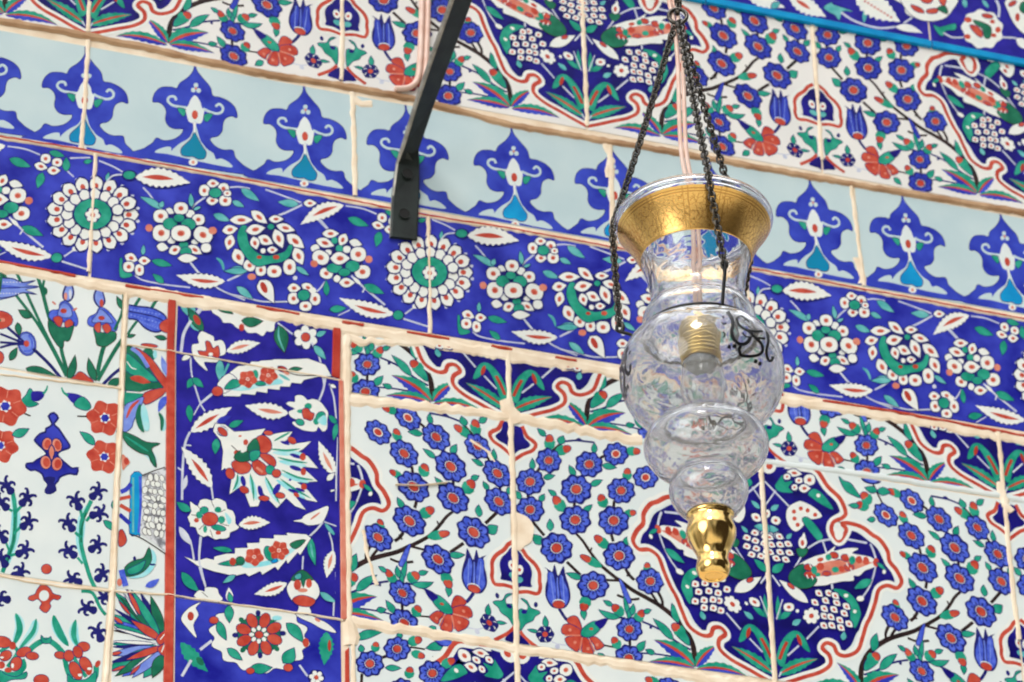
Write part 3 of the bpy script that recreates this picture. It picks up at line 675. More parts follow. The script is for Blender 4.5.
def _(p):
    a = UL; r = P2("125 300 121 388 119 480 111 590 104 682")
    top = .0165
    p.slab('w', [(a, top), (r[0][0]-.002, top), (r[1][0]-.002, r[1][1]-.001), (a, .1125)])
    p.slab('w', [(a, .1145), (r[1][0]-.002, r[1][1]+.001), (r[3][0]-.002, r[3][1]-.001), (a, .3225)])
    p.slab('w', [(a, .325), (r[3][0]-.002, r[3][1]+.001), (r[4][0]-.002, r[4][1]), (r[4][0]-.004, .56), (a, .56)])
    p.ops(left_upper(), None, [(a, .0165), (r[0][0]-.002, .0165), (r[1][0]-.002, r[1][1]-.001), (a, .1125)])
    p.ops(left_lower(), None, [(a, .1145), (r[1][0]-.002, r[1][1]+.001), (r[3][0]-.002, r[3][1]-.001), (a, .3225)])
    p.ops(left_bottom(), None, [(a, .325), (r[3][0]-.002, r[3][1]+.001), (r[4][0]-.004, .56), (a, .56)])
    lu, ll, e = left_upper(), left_lower(), uv(0, 400)[0]-.002
    for k in (1, 2, 3):
        p.ops(ll, lambda u, v: (u-.106*k, v+.011*0), rect(max(a, e-.106*k), .116, e-.106*(k-1), .321))
        p.ops(lu, lambda u, v: (u-.112*k, v), rect(max(a, e-.112*k), .0175, e-.112*(k-1), .111))
panel('garden_flower_panel', 'white tiles with irises, red roses and blue hyacinths at the far left', _)

def strip_ops():
    start(); at(90, 285)
    S('g', "430 55 395 110 350 180", 26); S('g', "560 75 530 120 490 190", 28); LEAF('g', 515, 130, 590, 75, 30); LEAF('g', 520, 110, 500, 65, 26); S('g', "375 290 330 350 300 400", 22); LEAF('g', 300, 415, 360, 400, 24); LEAF('g', 610, 430, 520, 412, 36)
    F('d', "290 160 380 165 500 180 600 235 615 300 570 375 500 380 430 345 370 285 295 268"); F('B', "295 172 380 178 500 194 592 245 600 300 560 362 500 366 435 332 375 272 295 255"); S('d', "300 210 420 232 540 262 600 300", 10)
    with same():
        for i in range(9): D('l', 330+i*28, 195+i*5, 8, 6); D('l', 330+i*28, 240+i*8, 8, 6); D('l', 400+i*20, 290+i*8, 7, 5)
    F('r', "555 330 580 292 640 275 640 375 580 370"); D('r', 475, 484, 65, 13, 6)
    return take()
def strip_ops2():
    start(); at(90, 345)
    F('g', "285 25 380 50 450 150 560 270 600 320 560 345 480 350 285 362"); F('t', "285 80 330 90 440 190 540 290 420 270 285 200"); S('W', "295 130 330 180 370 195", 8); S('g', "440 30 520 110", 90, 3); S('a', "520 40 520 110", 34, 2)
    F('r', "360 28 425 55 500 120 570 215 620 290 605 350 560 300 510 230 450 140"); S('l', "330 25 400 80 465 180", 30); put('r', [lens(318, 262, 485, 300, 66)]); S('g', "290 270 420 320 570 320", 18)
    F('t', "285 370 430 395 450 410 380 430 275 480"); F('r', "435 385 600 345 590 390 540 430 440 475"); F('l', "430 425 350 450 275 500 265 690 330 660 350 600"); S('r', "395 440 330 500 290 590", 26, 2); S('W', "290 375 430 385", 10)
    S('a', "425 480 430 600 460 690", 80, 2); S('g', "400 470 385 560 400 640 430 700", 46, 2); put('B', [lens(620, 405, 545, 540, 60, 8)]); S('a', "575 560 590 640 585 690", 40, 2); S('g', "550 540 575 600 570 690", 30, 2); put('l', [lens(632, 260, 572, 85, 56, -6)]); D('r', 610, 320, 24, 60)
    at(90, 425)
    S('a', "300 130 420 190 490 250 525 340", 70, 2); F('g', "255 60 350 88 450 140 555 150 490 185 515 260 528 335 490 295 465 240 400 222 300 155"); S('t', "280 90 400 170 470 215", 18, 2)
    F('c', "330 405 415 400 415 640 400 870 385 875 318 868 322 640"); S('B', "400 410 405 640 390 860", 22); S('T', "345 420 345 860", 16)
    F('y', "415 405 520 365 600 340 622 360 622 700 610 1030 560 980 480 920 398 870 415 640", 0)
    rnd = random.Random(5)
    for i in range(9):
        for j in range(5):
            x = 436+j*44+(i % 2)*22; y = 415+i*55+j*6
            if y < 400+(-.33)*(x-415)+26 or x > 606 or y > 860+(x-400)*.75-24: continue
            B_ = ell(x+rnd.uniform(-8, 8), y+rnd.uniform(-6, 6), 17+rnd.uniform(-3, 5), 27+rnd.uniform(-4, 5), rnd.uniform(-70, 20), 9)
            put('k', [grow(B_, 4)]); put('W', [B_])
    S('k', "415 405 520 365 600 340", 8)
    S('e', "245 535 290 515 330 470", 36); S('r', "235 592 325 572", 28); S('r', "240 640 325 690", 30); S('e', "235 715 320 790", 34); F('r', "232 860 260 840 292 915 270 960 232 965"); F('o', "255 240 290 260 320 300 290 330 260 360"); D('r', 290, 290, 20, 30)
    at(90, 505)
    S('k', "318 232 400 262 500 322 605 395", 8)
    S('a', "470 350 490 430 430 530 300 575", 90, 2); F('g', "280 500 350 448 430 425 470 345 490 440 440 520 370 560 290 568"); F('t', "300 520 380 480 440 450 400 530 320 555"); S('B', "250 520 265 580 285 650", 46); D('o', 235, 620, 20, 30); put('B', [lens(440, 655, 555, 590, 54, 8)]); D('d', 500, 478, 26, 8); D('d', 355, 430, 12, 18)
    return take()
def strip_ops3():
    start(); at(90, 590)
    for q in ((585, 405, 190, 10, 100, 't'), (560, 350, 290, 0, 90, 'B'), (570, 360, 395, 5, 70, 'd'), (530, 380, 170, 190, 70, 't'), (500, 370, 180, 240, 50, 'B'), (520, 400, 165, 265, 50, 't'), (420, 355, 160, 322, 26, 'k'), (530, 445, 150, 430, 30, 't'), (520, 455, 150, 455, 40, 'd'), (540, 462, 140, 520, 70, 'l'), (560, 470, 120, 640, 100, 't'), (565, 490, 260, 690, 120, 'B'), (575, 500, 430, 700, 130, 't'), (585, 360, 485, 50, 74, 'g'), (545, 360, 420, 190, 40, 'T')):
        LEAF(q[5], *q[:5])
    for q in ((560, 360, 240, 60, 60, 'g'), (540, 380, 175, 140, 46, 'd'), (560, 370, 330, 0, 60, 't'), (560, 480, 200, 690, 80, 'g'), (570, 490, 340, 700, 70, 'l'), (540, 480, 130, 590, 60, 'd'), (580, 520, 500, 700, 90, 'g')): LEAF(q[5], *q[:5])
    for q in ((400, 200, 300, 0, 34), (320, 200, 230, 90, 20), (260, 270, 180, 210, 24), (250, 500, 150, 520, 24), (280, 610, 170, 650, 20), (400, 600, 320, 680, 24)): LEAF('r', *q)
    for q in ((520, 400, 180, 300, 20), (520, 430, 170, 410, 24), (380, 210, 270, 30, 12), (540, 480, 330, 640, 12)): LEAF('W', *q)
    LEAF('r', 570, 400, 330, 245, 64); LEAF('r', 585, 452, 290, 560, 52); F('r', "530 395 570 345 605 330 605 400 560 440"); F('r', "540 470 600 440 610 520 575 520"); S('W', "560 400 600 350", 8); S('W', "570 500 595 440", 10)
    return take()
def _(p):
    l = P2("129 300 126.5 345 123 430 119 510 116 588 110 682"); r = P2("168 305 167 350 169 430 167 510 165 595 167 682"); rr = P2("176 300 174 352 177 430 176 510 174 597 177 682")
    def q(a, b, va=None, vb=None):
        A = [l[a], r[a], r[b], l[b]]; B = [r[a], rr[a], rr[b], r[b]]
        if va is not None: A[0] = (A[0][0], va); A[1] = (A[1][0], va); B[0] = (B[0][0], va); B[1] = (B[1][0], va)
        if vb is not None: A[2] = (A[2][0], vb); A[3] = (A[3][0], vb); B[2] = (B[2][0], vb); B[3] = (B[3][0], vb)
        return A, B
    for i, (qq, ops) in enumerate(((q(0, 1, .0165), strip_ops()), (q(1, 4), strip_ops2()), (q(4, 5, None, .56), strip_ops3()))):
        (A, B) = qq
        p.slab('w', A); p.ops(ops, None, A)
        p.slab('R' if i == 0 else 'r', B, .012, .0012)
panel('vase_strip', 'narrow white tiles with palm leaves, a scaled vase and a red edge', _)

def saz_ops():
    start(); at(170, 290)
    F('W', "330 120 400 60 600 60 850 120 985 205 900 232 842 262 832 320 800 335 772 330 742 368 690 342 655 345 620 340 590 310 560 312 530 300 490 265 430 262 415 240 390 210 340 180"); D('R', 600, 146, 50, 12, 5); D('r', 330, 125, 40, 18, -20)
    LEAF('g', 362, 110, 500, 190, 72, -8); LEAF('g', 575, 245, 740, 250, 76, 10); LEAF('g', 800, 212, 898, 198, 70); D('r', 573, 300, 22, 30)
    LEAF('T', 80, 105, 185, 230, 46); LEAF('T', 150, 70, 200, 230, 56); LEAF('T', 230, 330, 150, 180, 80); LEAF('g', 265, 330, 140, 140, 74); D('R', 215, 240, 22, 46, -30); S('s', "280 110 218 185", 32); S('s', "168 245 110 350 88 500", 24); S('s', "860 262 1010 375", 13); LEAF('g', 870, 285, 915, 500, 110, 0, 'g'); S('T', "870 290 870 380 915 495", 14, 2)
    S('s', "165 530 175 680 240 900", 13); F('W', "300 650 210 572 180 512 178 440 230 428 222 380 250 332 300 350 348 375 355 410 412 402 442 450 440 512 392 532 385 575 330 578 270 580")
    F('r', "285 415 318 420 345 470 385 450 390 540 320 525 262 535 225 490 290 490"); D('W', 325, 515, 18, 14); F('W', "95 560 120 520 165 535 130 560")
    WLEAF(450, 492, 722, 424, 96, 'o', -8)
    at(230, 300)
    DAISY(605, 298, 96, 6, 'r', .4, .36, .45); S('s', "650 340 715 460 752 680", 14); LEAF('T', 672, 365, 765, 475, 56); LEAF('T', 690, 285, 768, 252, 44); LEAF('T', 700, 165, 765, 215, 24)
    at(230, 370)
    F('W', "520 212 555 200 592 212 620 242 655 232 700 242 735 268 760 302 785 340 778 400 775 470 742 492 705 452 690 488 640 490 582 480 545 462 510 440 500 415 555 408 520 392 482 370 470 332 520 312 480 290 450 270 475 252 520 255", 1, 2)
    for q in ((625, 290, 30, 26), (725, 370, 40, 32, -40), (560, 418, 34, 24, 20), (565, 330, 30, 16), (690, 410, 24, 30)): D('t', *q)
    F('a', "700 400 760 360 770 440 720 430"); F('r', "580 320 620 308 645 340 672 352 650 402 610 392 588 380")
    S('s', "765 60 745 160 712 245", 16); S('s', "795 110 830 220 850 390", 13); LEAF('W', 800, 120, 850, 140, 30); LEAF('t', 790, 362, 865, 440, 40); LEAF('t', 855, 425, 828, 565, 46)
    at(170, 350)
    S('s', "240 430 345 345", 20); S('s', "240 430 190 520", 10); S('s', "240 430 280 490", 12); LEAF('t', 185, 225, 138, 305, 54); LEAF('t', 180, 225, 268, 298, 54); LEAF('T', 400, 80, 395, 250, 66); S('T', "470 110 420 210", 18); LEAF('t', 150, 440, 165, 580, 54)
    F('W', "420 345 480 180 545 130 590 128 640 110 650 95 710 96 720 88 820 82 830 76 950 78 1100 70 1240 120 1290 210 1180 215 1070 240 1048 270 970 262 958 295 880 292 875 320 780 310 776 345 690 332 680 360 570 350 560 372 430 370", 0)
    F('W', "380 270 470 190 540 260 440 345 410 320"); D('r', 378, 332, 44, 38); F('a', "420 300 540 300 690 270 860 230 900 270 760 290 560 330"); F('t', "436 312 500 238 568 265 530 302"); D('t', 680, 200, 26, 40); F('t', "680 260 740 255 760 280 700 285"); S('T', "870 195 960 245", 24, 2); LEAF('g', 955, 158, 1055, 150, 30)
    ROSE(620, 235, 66, 'o', 5, 'r', .26); ROSE(785, 205, 66, 'o', 5, 'r', .26); D('R', 898, 155, 38, 20, 20); D('o', 930, 185, 26, 14, 30); S('k', "860 130 1000 200 1200 205", 6)
    WLEAF(165, 655, 495, 458, 124, 'r', -6); WLEAF(945, 508, 598, 445, 124, 'o', -10); LEAF('t', 470, 612, 585, 566, 50); put('e', [lens(370, 580, 490, 530, 50)])
    at(170, 420)
    S('s', "160 95 118 200 100 400 96 640", 19); S('s', "110 200 170 205", 12); S('s', "60 380 100 410", 12); put('s', [lens(105, 560, 135, 440, 42)]); WLEAF(335, 540, 90, 215, 130, 'r', 8); S('s', "330 535 348 660", 14); LEAF('t', 372, 150, 360, 275, 62)
    # the great spiked lotus
    F('W', "345 90 360 30 440 38 480 70 512 95 620 90 762 70 722 128 800 120 900 100 978 95 935 160 890 182 1010 190 1128 172 1066 232 1012 262 1100 290 1184 388 1050 372 1180 492 1015 500 1100 562 1180 658 1090 640 965 565 1085 720 1000 690 930 625 855 705 800 650 740 580 705 690 640 695 600 590 560 535 475 595 492 470 440 385 412 405 425 250 405 165", 0)
    with same():
        for q in ("820 262 1060 270", "870 330 1090 370", "880 430 1110 500", "850 480 1080 630", "760 470 860 660", "640 450 690 640", "560 450 520 560"): S('a', q, 44, 2)
    for q in ("800 232 930 245 1040 232", "860 300 980 330 1100 345", "890 400 1020 460 1150 482", "880 470 990 550 1130 630", "760 450 820 560 880 680", "640 430 660 520 670 650", "540 430 535 500 500 570", "830 170 900 130 960 100"): S('t', q, 18, 2)
    for q in ((585, 490, 20, 44), (722, 570, 20, 46), (852, 555, 24, 50), (985, 570, 44, 14), (1005, 290, 50, 15), (1005, 388, 52, 18), (920, 185, 40, 12), (960, 480, 10, 10), (1040, 560, 40, 12)): D('b', q[0], q[1], q[2], q[3], 30 if q[2] < q[3] and q[0] > 800 else (-14 if q[2] < q[3] else 18))
    for q in ((592, 560, 38, 26, 25), (750, 628, 42, 20, 5), (880, 605, 38, 22, 10), (785, 105, 36, 18, 5), (975, 165, 36, 24, 35), (1062, 296, 24, 30), (1066, 415, 22, 30), (1070, 535, 24, 26), (1010, 600, 26, 16, 30), (480, 430, 34, 44, -20), (605, 180, 20, 24), (535, 262, 26, 20)): D('r', *q)
    put('d', [lens(370, 60, 480, 130, 84)]); put('W', [lens(365, 55, 488, 135, 70)]); D('r', 420, 95, 46, 24, 42); S('k', "490 205 560 270", 7)
    F('r', "690 150 745 125 800 165 808 230 760 268 700 240"); F('r', "496 340 570 325 645 360 628 415 565 432 510 400"); F('r', "658 345 700 322 770 375 778 430 720 442 670 400"); F('r', "715 280 790 278 842 325 835 372 785 350"); S('o', "690 380 740 420", 20)
    F('g', "618 220 682 150 715 220 702 262 640 270"); F('g', "512 300 560 250 640 270 640 320 560 335"); F('t', "640 260 715 250 705 305 650 330"); D('t', 800, 400, 34, 36); D('r', 850, 430, 34, 32); D('W', 590, 240, 30, 18, -40); D('o', 560, 130, 14, 8)
    at(230, 430)
    WLEAF(842, 365, 708, 90, 104, 'o', -8); S('s', "862 60 858 200 850 360 848 570", 13); LEAF('W', 775, 405, 835, 345, 44); LEAF('W', 800, 492, 840, 480, 16)
    at(230, 510)
    F('W', "742 95 785 0 775 -30 700 0 600 42 570 75 505 90 575 100 620 122 690 118"); S('o', "720 20 640 80", 16, 2); S('s', "740 100 690 160 620 225", 16); S('s', "750 95 820 120 890 145", 10); S('T', "760 110 800 160 835 200", 30, 2); S('s', "790 180 815 260 822 340", 12); WLEAF(825, 325, 772, 545, 94, 'o', 4); S('s', "845 500 850 700", 12)
    S('s', "585 370 578 485", 12); LEAF('t', 640, 215, 682, 445, 62, 8, 'T'); LEAF('T', 720, 660, 850, 740, 50, 6); S('s', "830 740 825 850", 13); S('s', "855 600 840 680", 14, 2)
    # lower serrated leaf
    at(170, 490)
    F('W', "115 535 210 570 290 548 350 562 355 535 450 512 518 512 520 468 622 465 615 428 715 425 718 388 830 392 830 362 940 365 930 345 1090 358 1125 388 1040 522 1020 500 940 592 930 560 862 642 840 615 738 678 720 650 632 692 600 668 512 690 420 668 340 650 220 608", 0)
    F('a', "560 560 700 580 860 540 960 470 1080 400 1000 480 860 580 700 620 580 620"); F('c', "800 545 830 530 860 570 820 585")
    F('g', "960 440 1010 410 1080 405 1010 470"); LEAF('t', 590, 580, 385, 595, 44); D('g', 560, 570, 34, 34); D('t', 790, 510, 34, 60, -20); D('R', 500, 575, 26, 32); ROSE(672, 537, 68, 'o', 5, 'r', .26); ROSE(870, 486, 72, 'o', 6, 'r', .26)
    # white peony
    F('W', "158 98 182 110 222 132 240 85 290 75 335 88 370 68 442 98 455 152 500 170 520 220 522 272 552 300 520 325 478 342 472 378 430 392 398 390 360 398 300 365 270 378 222 350 205 302 160 292 162 270 140 220 168 182", 1, 2)
    for q in ((272, 165, 32, 28), (232, 202, 26, 30), (382, 160, 28, 24), (410, 240, 30, 30), (388, 306, 58, 22, 12), (280, 315, 16, 30)): D('t', *q)
    F('a', "440 180 490 240 470 280 450 240"); D('r', 318, 235, 64, 54); D('r', 210, 245, 20, 18); D('r', 385, 345, 22, 16)
    for s in ("330 90 350 140", "440 160 400 180", "470 290 400 270", "340 380 320 320", "230 320 270 280", "170 200 220 210", "220 130 250 160"): S('k', s, 5)
    LEAF('t', 165, 170, 52, 98, 62, -6); WLEAF(548, 282, 800, 264, 104, 'o', -10); S('s', "245 375 232 560 262 690", 22, 3); put('s', [lens(72, 295, 180, 450, 60, 6)]); S('s', "160 400 178 480 190 560", 14); LEAF('t', 498, 488, 342, 465, 42)
    at(170, 560)
    S('s', "240 55 258 130 288 230", 29, 3); LEAF('t', 92, 100, 232, 255, 76, 10); F('W', "200 300 205 268 235 245 275 255 280 225 330 222 375 232 390 275 418 320 330 350"); S('k', "255 260 300 300", 5); LEAF('T', 520, 125, 422, 185, 42); put('W', [lens(480, 340, 470, 218, 60)]); LEAF('t', 490, 340, 472, 260, 40); WLEAF(935, 188, 672, 276, 96, 'r', -10)
    at(230, 510)
    F('W', "455 640 470 590 520 540 575 485 640 540 700 600 712 680 660 745 630 770 645 830 540 830 550 770 490 720"); F('g', "488 555 575 482 665 560 605 555 585 615 565 560 540 570"); F('T', "520 530 560 510 565 545 530 555"); D('r', 538, 602, 30, 42); D('r', 630, 590, 24, 36); D('o', 580, 645, 40, 16); F('r', "500 722 540 692 600 690 680 725 640 772 550 765")
    return take()
def saz_low():
    start(); at(230, 590)
    inked('W', ell(235, 375, 385, 272, 8, 98, .06, 14), 7)
    F('W', "500 130 620 190 700 230 780 270 850 342 740 312 650 262 540 210"); D('o', 700, 240, 26, 12, 30)
    D('W', 235, 370, 300, 200)
    D('g', 232, 358, 176, 150, 10)
    for i in range(8):
        t = 2*PI*i/8+.35; D('r', 232+math.cos(t)*132, 355+math.sin(t)*118, 60, 40, math.degrees(t))
    for i in range(8):
        t = 2*PI*(i+.5)/8+.35; D('d' if i % 2 else 'g', 232+math.cos(t)*190, 355+math.sin(t)*168, 26, 20, math.degrees(t))
    put('W', [ell(230+math.cos(2*PI*i/8)*58, 358+math.sin(2*PI*i/8)*52, 20, 16, 45*i) for i in range(8)]); D('r', 232, 360, 32, 28)
    LEAF('t', 452, 268, 585, 418, 84, -10); LEAF('t', 425, 582, 512, 465, 100, 10); LEAF('t', 165, 620, 335, 620, 80, 10); LEAF('t', -20, 470, 95, 560, 60)
    D('r', 606, 422, 26, 36); D('r', 465, 622, 36, 30); D('r', 162, 648, 32, 24); D('a', 375, 225, 40, 20)
    put('t', [lens(770, 335, 752, 602, 116, -8, 9, 7)]); S('R', "795 400 795 490", 26, 2); S('s', "555 600 620 690", 17); DAISY(690, 700, 60, 6, 'r')
    at(170, 560)
    LEAF('t', 470, 365, 475, 500, 70); LEAF('t', 385, 490, 450, 640, 66, 6); D('r', 350, 482, 36, 28); F('W', "90 465 150 385 245 338 205 382 228 440 185 520 212 622 130 535", 1); D('R', 165, 450, 26, 36)
    at(90, 590)
    put('t', [lens(725, 420, 945, 655, 110, 10, 9, 7)]); D('g', 880, 570, 24, 40, -40); S('s', "975 405 880 478", 23); S('s', "810 560 735 690", 23)
    return take()
def _(p):
    l = P2("178 300 176 352 178.5 430 177 510 175.5 597 179 682"); r = P2("333 322 339 378 338 430 340 510 341 620 345 682"); r2 = P2("341 323 342 380 345 430 346 510 347 619 352 682")
    A = [(l[0][0], .0175), (r[0][0], .0165), (r[1][0]-.005, r[1][1]), l[1]]; B = [l[1], r[1], r[4], l[4]]; D_ = [l[4], r[4], (r[5][0], .56), (l[5][0], .56)]
    p.slab('b', A); p.slab('b', B); p.slab('e', D_)
    p.ops(saz_ops(), None, [(l[0][0], .0175), (r[0][0], .0165), r[1], r[2], r[3], r[4], l[4], l[1]])
    p.ops(saz_low(), None, D_)
    p.ops(saz_ops(), lambda u, v: (u, v+.40), [(l[4][0]+.004, .435), (r[5][0]-.004, .435), (r[5][0]-.004, .558), (l[5][0], .558)])
    p.slab('R', [(r[0][0], .0175), (r2[0][0], .0175), (r2[1][0]-.002, r2[1][1]-.001), (r[1][0]-.007, r[1][1]-.001)], .012, .0012)
    p.slab('o', [r[1], r2[1], r2[4], r[4]], .012, .0012)
    p.slab('r', [(r[4][0]+.004, r[4][1]+.03), (r2[4][0]+.002, r2[4][1]+.028), (r2[5][0]+.001, .56), (r[5][0], .56)], .012, .0012)
panel('serrated_leaf_panel', 'cobalt panel of white serrated leaves and a spiked lotus with red edges', _)
# ================================================================ joints
def joints(p):
    for s, w in (("89.7 2 88 32", .005), ("342 -6 341.7 80", .0055), ("581 -10 583 20 585 70 587.5 126", .006), ("812.5 24 817 90 822 160", .005)):
        p.strip('G', P2(s), w)
    for s, w in (("88.5 40 85 100 81 150", .005), ("352 92 354 140 355.5 196", .006), ("610.5 145 611.5 180 613.5 245", .007), ("851 184 857 230 864 286", .005)):
        p.strip('G', P2(s), w)
    for s, w in (("95.5 153 92 215 89 272", .0045), ("428 217 429.5 270 430 334", .0045), ("747 280 749 330 752 388", .0045), ("1046 322 1054 438", .0045)): p.strip('G', P2(s), w)
    r0 = extend(row(0)); p.strip('N', [(a, b-.0022) for a, b in r0], .0088, .0022, .22)
    r1 = extend(row(1)); p.strip('G', [(a, b+.0004) for a, b in r1], .0056, .0008, .35)
    r2 = extend(row(2)); p.strip('G', [(a, b+.006) for a, b in r2], .0125, .0008, .35)
    r2l = P2("150 292 256 312 342 328 428 343 512 357"); p.strip('G', r2l, .011, .0008, .5)
    p.strip('G', P2("346 340 428 343 512 358 619 374"), .010, .0008, .6)
    r3 = row(3); r3 = r3+[(UR, r3[-1][1])]; p.strip('G', r3[:5], .0125, .0008, .35); p.strip('w', r3[4:], .007, .0006, .2)
    r4 = row(4); r4 = r4+[(UR, r4[-1][1])]; p.strip('G', r4, .0115, .0008, .4)
    for s, w in (("347 335 347.5 400", .009), ("347.5 400 348 520 349 622", .0065), ("350 622 353 645", .014), ("353 645 354 700", .005), ("508.5 352 509 408", .0055), ("510 405 514 520 517 655", .0065), ("517 655 519 700", .006), ("759 440 761 470 764.5 525 770 611 775 684", .0055), ("998.5 432 1001 462 1004 495", .0055), ("1004 495 1008 540 1013 590 1019 640", .006)):
        p.strip('G', P2(s), w)
    p.strip('G', P2("503 400 512 416 516 424"), .017, .0008, .5); at(508, 495); p.poly('G', [uv(*px(q)) for q in spline(pts("30 160 110 158 170 195 205 260 198 330 180 380 130 412 100 445 60 440 30 420"), True, 3)], .00075)
    p.strip('G', P2("1000 482 1006 505 1012 512"), .010, .0008, .4)
    p.strip('G', P2("-30 371 0 374.5 60 381 121 388"), .0026, .0007, .5); p.strip('G', P2("-30 572 0 575.6 25 581 50 585 111 591"), .0026, .0007, .5)
    p.strip('G', P2("111 591 170 595 245 606 300 613 343 620"), .002, .0007, .5); p.strip('G', P2("127 345 170 351 256 366 320 376 343 381"), .0018, .0007, .5)
    p.strip('G', P2("127 292 124 345 121 430 118 480 114 590"), .0034, .0008, .35); p.strip('G', P2("113 588 109 640 106 684 100 740"), .0048, .0008, .3)
    p.strip('G', P2("395 485 420 486 447 483"), .0008, .002, .5); p.strip('G', P2("470 440 488 452 495 462"), .003, .0008, .6)
    p.strip('G', P2("363 530 367 555 377 585"), .0036, .0008, .6); p.strip('G', P2("605 142 611 160 608 178"), .008, .0008, .5); p.strip('G', P2("858 258 861 272 863 284"), .010, .0008, .5); p.strip('G', P2("352 98 362 103 372 104"), .010, .0008, .5)
    red = lambda s, w=.0028: p.strip('r', P2(s), w, .0016, .25)
    for k, dv in ((1, -.0002), (2, -.0005)):
        P = extend(row(k)); Q = []
        for a, b in zip(P, P[1:]):
            n = max(1, int((b[0]-a[0])/.02)); Q += [(a[0]+(b[0]-a[0])*i/n, a[1]+(b[1]-a[1])*i/n) for i in range(n)]
        run = []; rnd = random.Random(3+k)
        for q in Q:
            gap = .02 if q[0] > .1 else .08
            if k == 2 and -.19 < q[0] < .09: gap = .75
            if k == 2 and -.31 < q[0] < -.19: gap = .5
            if rnd.random() < gap and len(run) > 1: p.strip('r', [(a, b+dv) for a, b in run], .0034, .0013, .3); run = []
            else: run.append(q)
        if len(run) > 1: p.strip('r', [(a, b+dv) for a, b in run], .0034, .0013, .3)
panel('grout_joints', 'cream and brown mortar joints with the red border lines', joints)
# ================================================================ things in front of the wall
def simple(name, c, rough=.4, metal=0, **kw):
    m, nt, b, out = nodes(name); b.inputs['Base Color'].default_value = rgb(c); b.inputs['Roughness'].default_value = rough; b.inputs['Metallic'].default_value = metal
    for k, v in kw.items(): b.inputs[k].default_value = v
    return m
def noisy(name, c1, c2, scale, rough, metal=0, bump=.2, dist=.001):
    m, nt, b, out = nodes(name)
    tc = nt.nodes.new('ShaderNodeTexCoord'); n = nt.nodes.new('ShaderNodeTexNoise'); n.inputs['Scale'].default_value = scale; n.inputs['Detail'].default_value = 5
    r = nt.nodes.new('ShaderNodeValToRGB'); r.color_ramp.elements[0].color = rgb(c1); r.color_ramp.elements[1].color = rgb(c2); r.color_ramp.elements[0].position = .35; r.color_ramp.elements[1].position = .68
    bp = nt.nodes.new('ShaderNodeBump'); bp.inputs['Strength'].default_value = bump; bp.inputs['Distance'].default_value = dist
    nt.links.new(tc.outputs['Object'], n.inputs['Vector']); nt.links.new(n.outputs['Fac'], r.inputs[0]); nt.links.new(r.outputs[0], b.inputs['Base Color'])
    nt.links.new(n.outputs['Fac'], bp.inputs['Height']); nt.links.new(bp.outputs[0], b.inputs['Normal'])
    b.inputs['Roughness'].default_value = rough; b.inputs['Metallic'].default_value = metal
    return m
def glass(name, col=(.97, .975, .98, 1), rough=0., bump=.0, dust=0):
    m, nt, b, out = nodes(name); nt.nodes.remove(b)
    g = nt.nodes.new('ShaderNodeBsdfGlass'); g.inputs['Color'].default_value = col; g.inputs['Roughness'].default_value = rough; g.inputs['IOR'].default_value = 1.5
    nt.links.new(g.outputs[0], out.inputs[0])
    if dust:                                 # a film of dust on old glass, heavier on the lower bulbs
        df = nt.nodes.new('ShaderNodeBsdfDiffuse'); df.inputs[0].default_value = (.95, .95, .96, 1)
        tl = nt.nodes.new('ShaderNodeBsdfTranslucent'); tl.inputs[0].default_value = (.95, .95, .96, 1)
        ms = nt.nodes.new('ShaderNodeMixShader'); ms.inputs[0].default_value = .5; nt.links.new(df.outputs[0], ms.inputs[1]); nt.links.new(tl.outputs[0], ms.inputs[2])
        m2 = nt.nodes.new('ShaderNodeMixShader'); nt.links.new(g.outputs[0], m2.inputs[1]); nt.links.new(ms.outputs[0], m2.inputs[2]); nt.links.new(m2.outputs[0], out.inputs[0])
        tc = nt.nodes.new('ShaderNodeTexCoord'); sp = nt.nodes.new('ShaderNodeSeparateXYZ'); nt.links.new(tc.outputs['Object'], sp.inputs[0])
        for tgt, a, b in ((m2.inputs[0], dust, dust*.25), (g.inputs['Roughness'], .03, .006)):
            mr = nt.nodes.new('ShaderNodeMapRange'); mr.inputs[1].default_value = .20; mr.inputs[2].default_value = .245; mr.inputs[3].default_value = a; mr.inputs[4].default_value = b
            nt.links.new(sp.outputs['Z'], mr.inputs[0]); nt.links.new(mr.outputs[0], tgt)
    if bump:
        tc = nt.nodes.new('ShaderNodeTexCoord'); n = nt.nodes.new('ShaderNodeTexNoise'); n.inputs['Scale'].default_value = 28; n.inputs['Detail'].default_value = 2; n.inputs['Distortion'].default_value = .8
        bp = nt.nodes.new('ShaderNodeBump'); bp.inputs['Strength'].default_value = bump; bp.inputs['Distance'].default_value = .006
        nt.links.new(tc.outputs['Object'], n.inputs['Vector']); nt.links.new(n.outputs['Fac'], bp.inputs['Height']); nt.links.new(bp.outputs[0], g.inputs['Normal'])
    return m
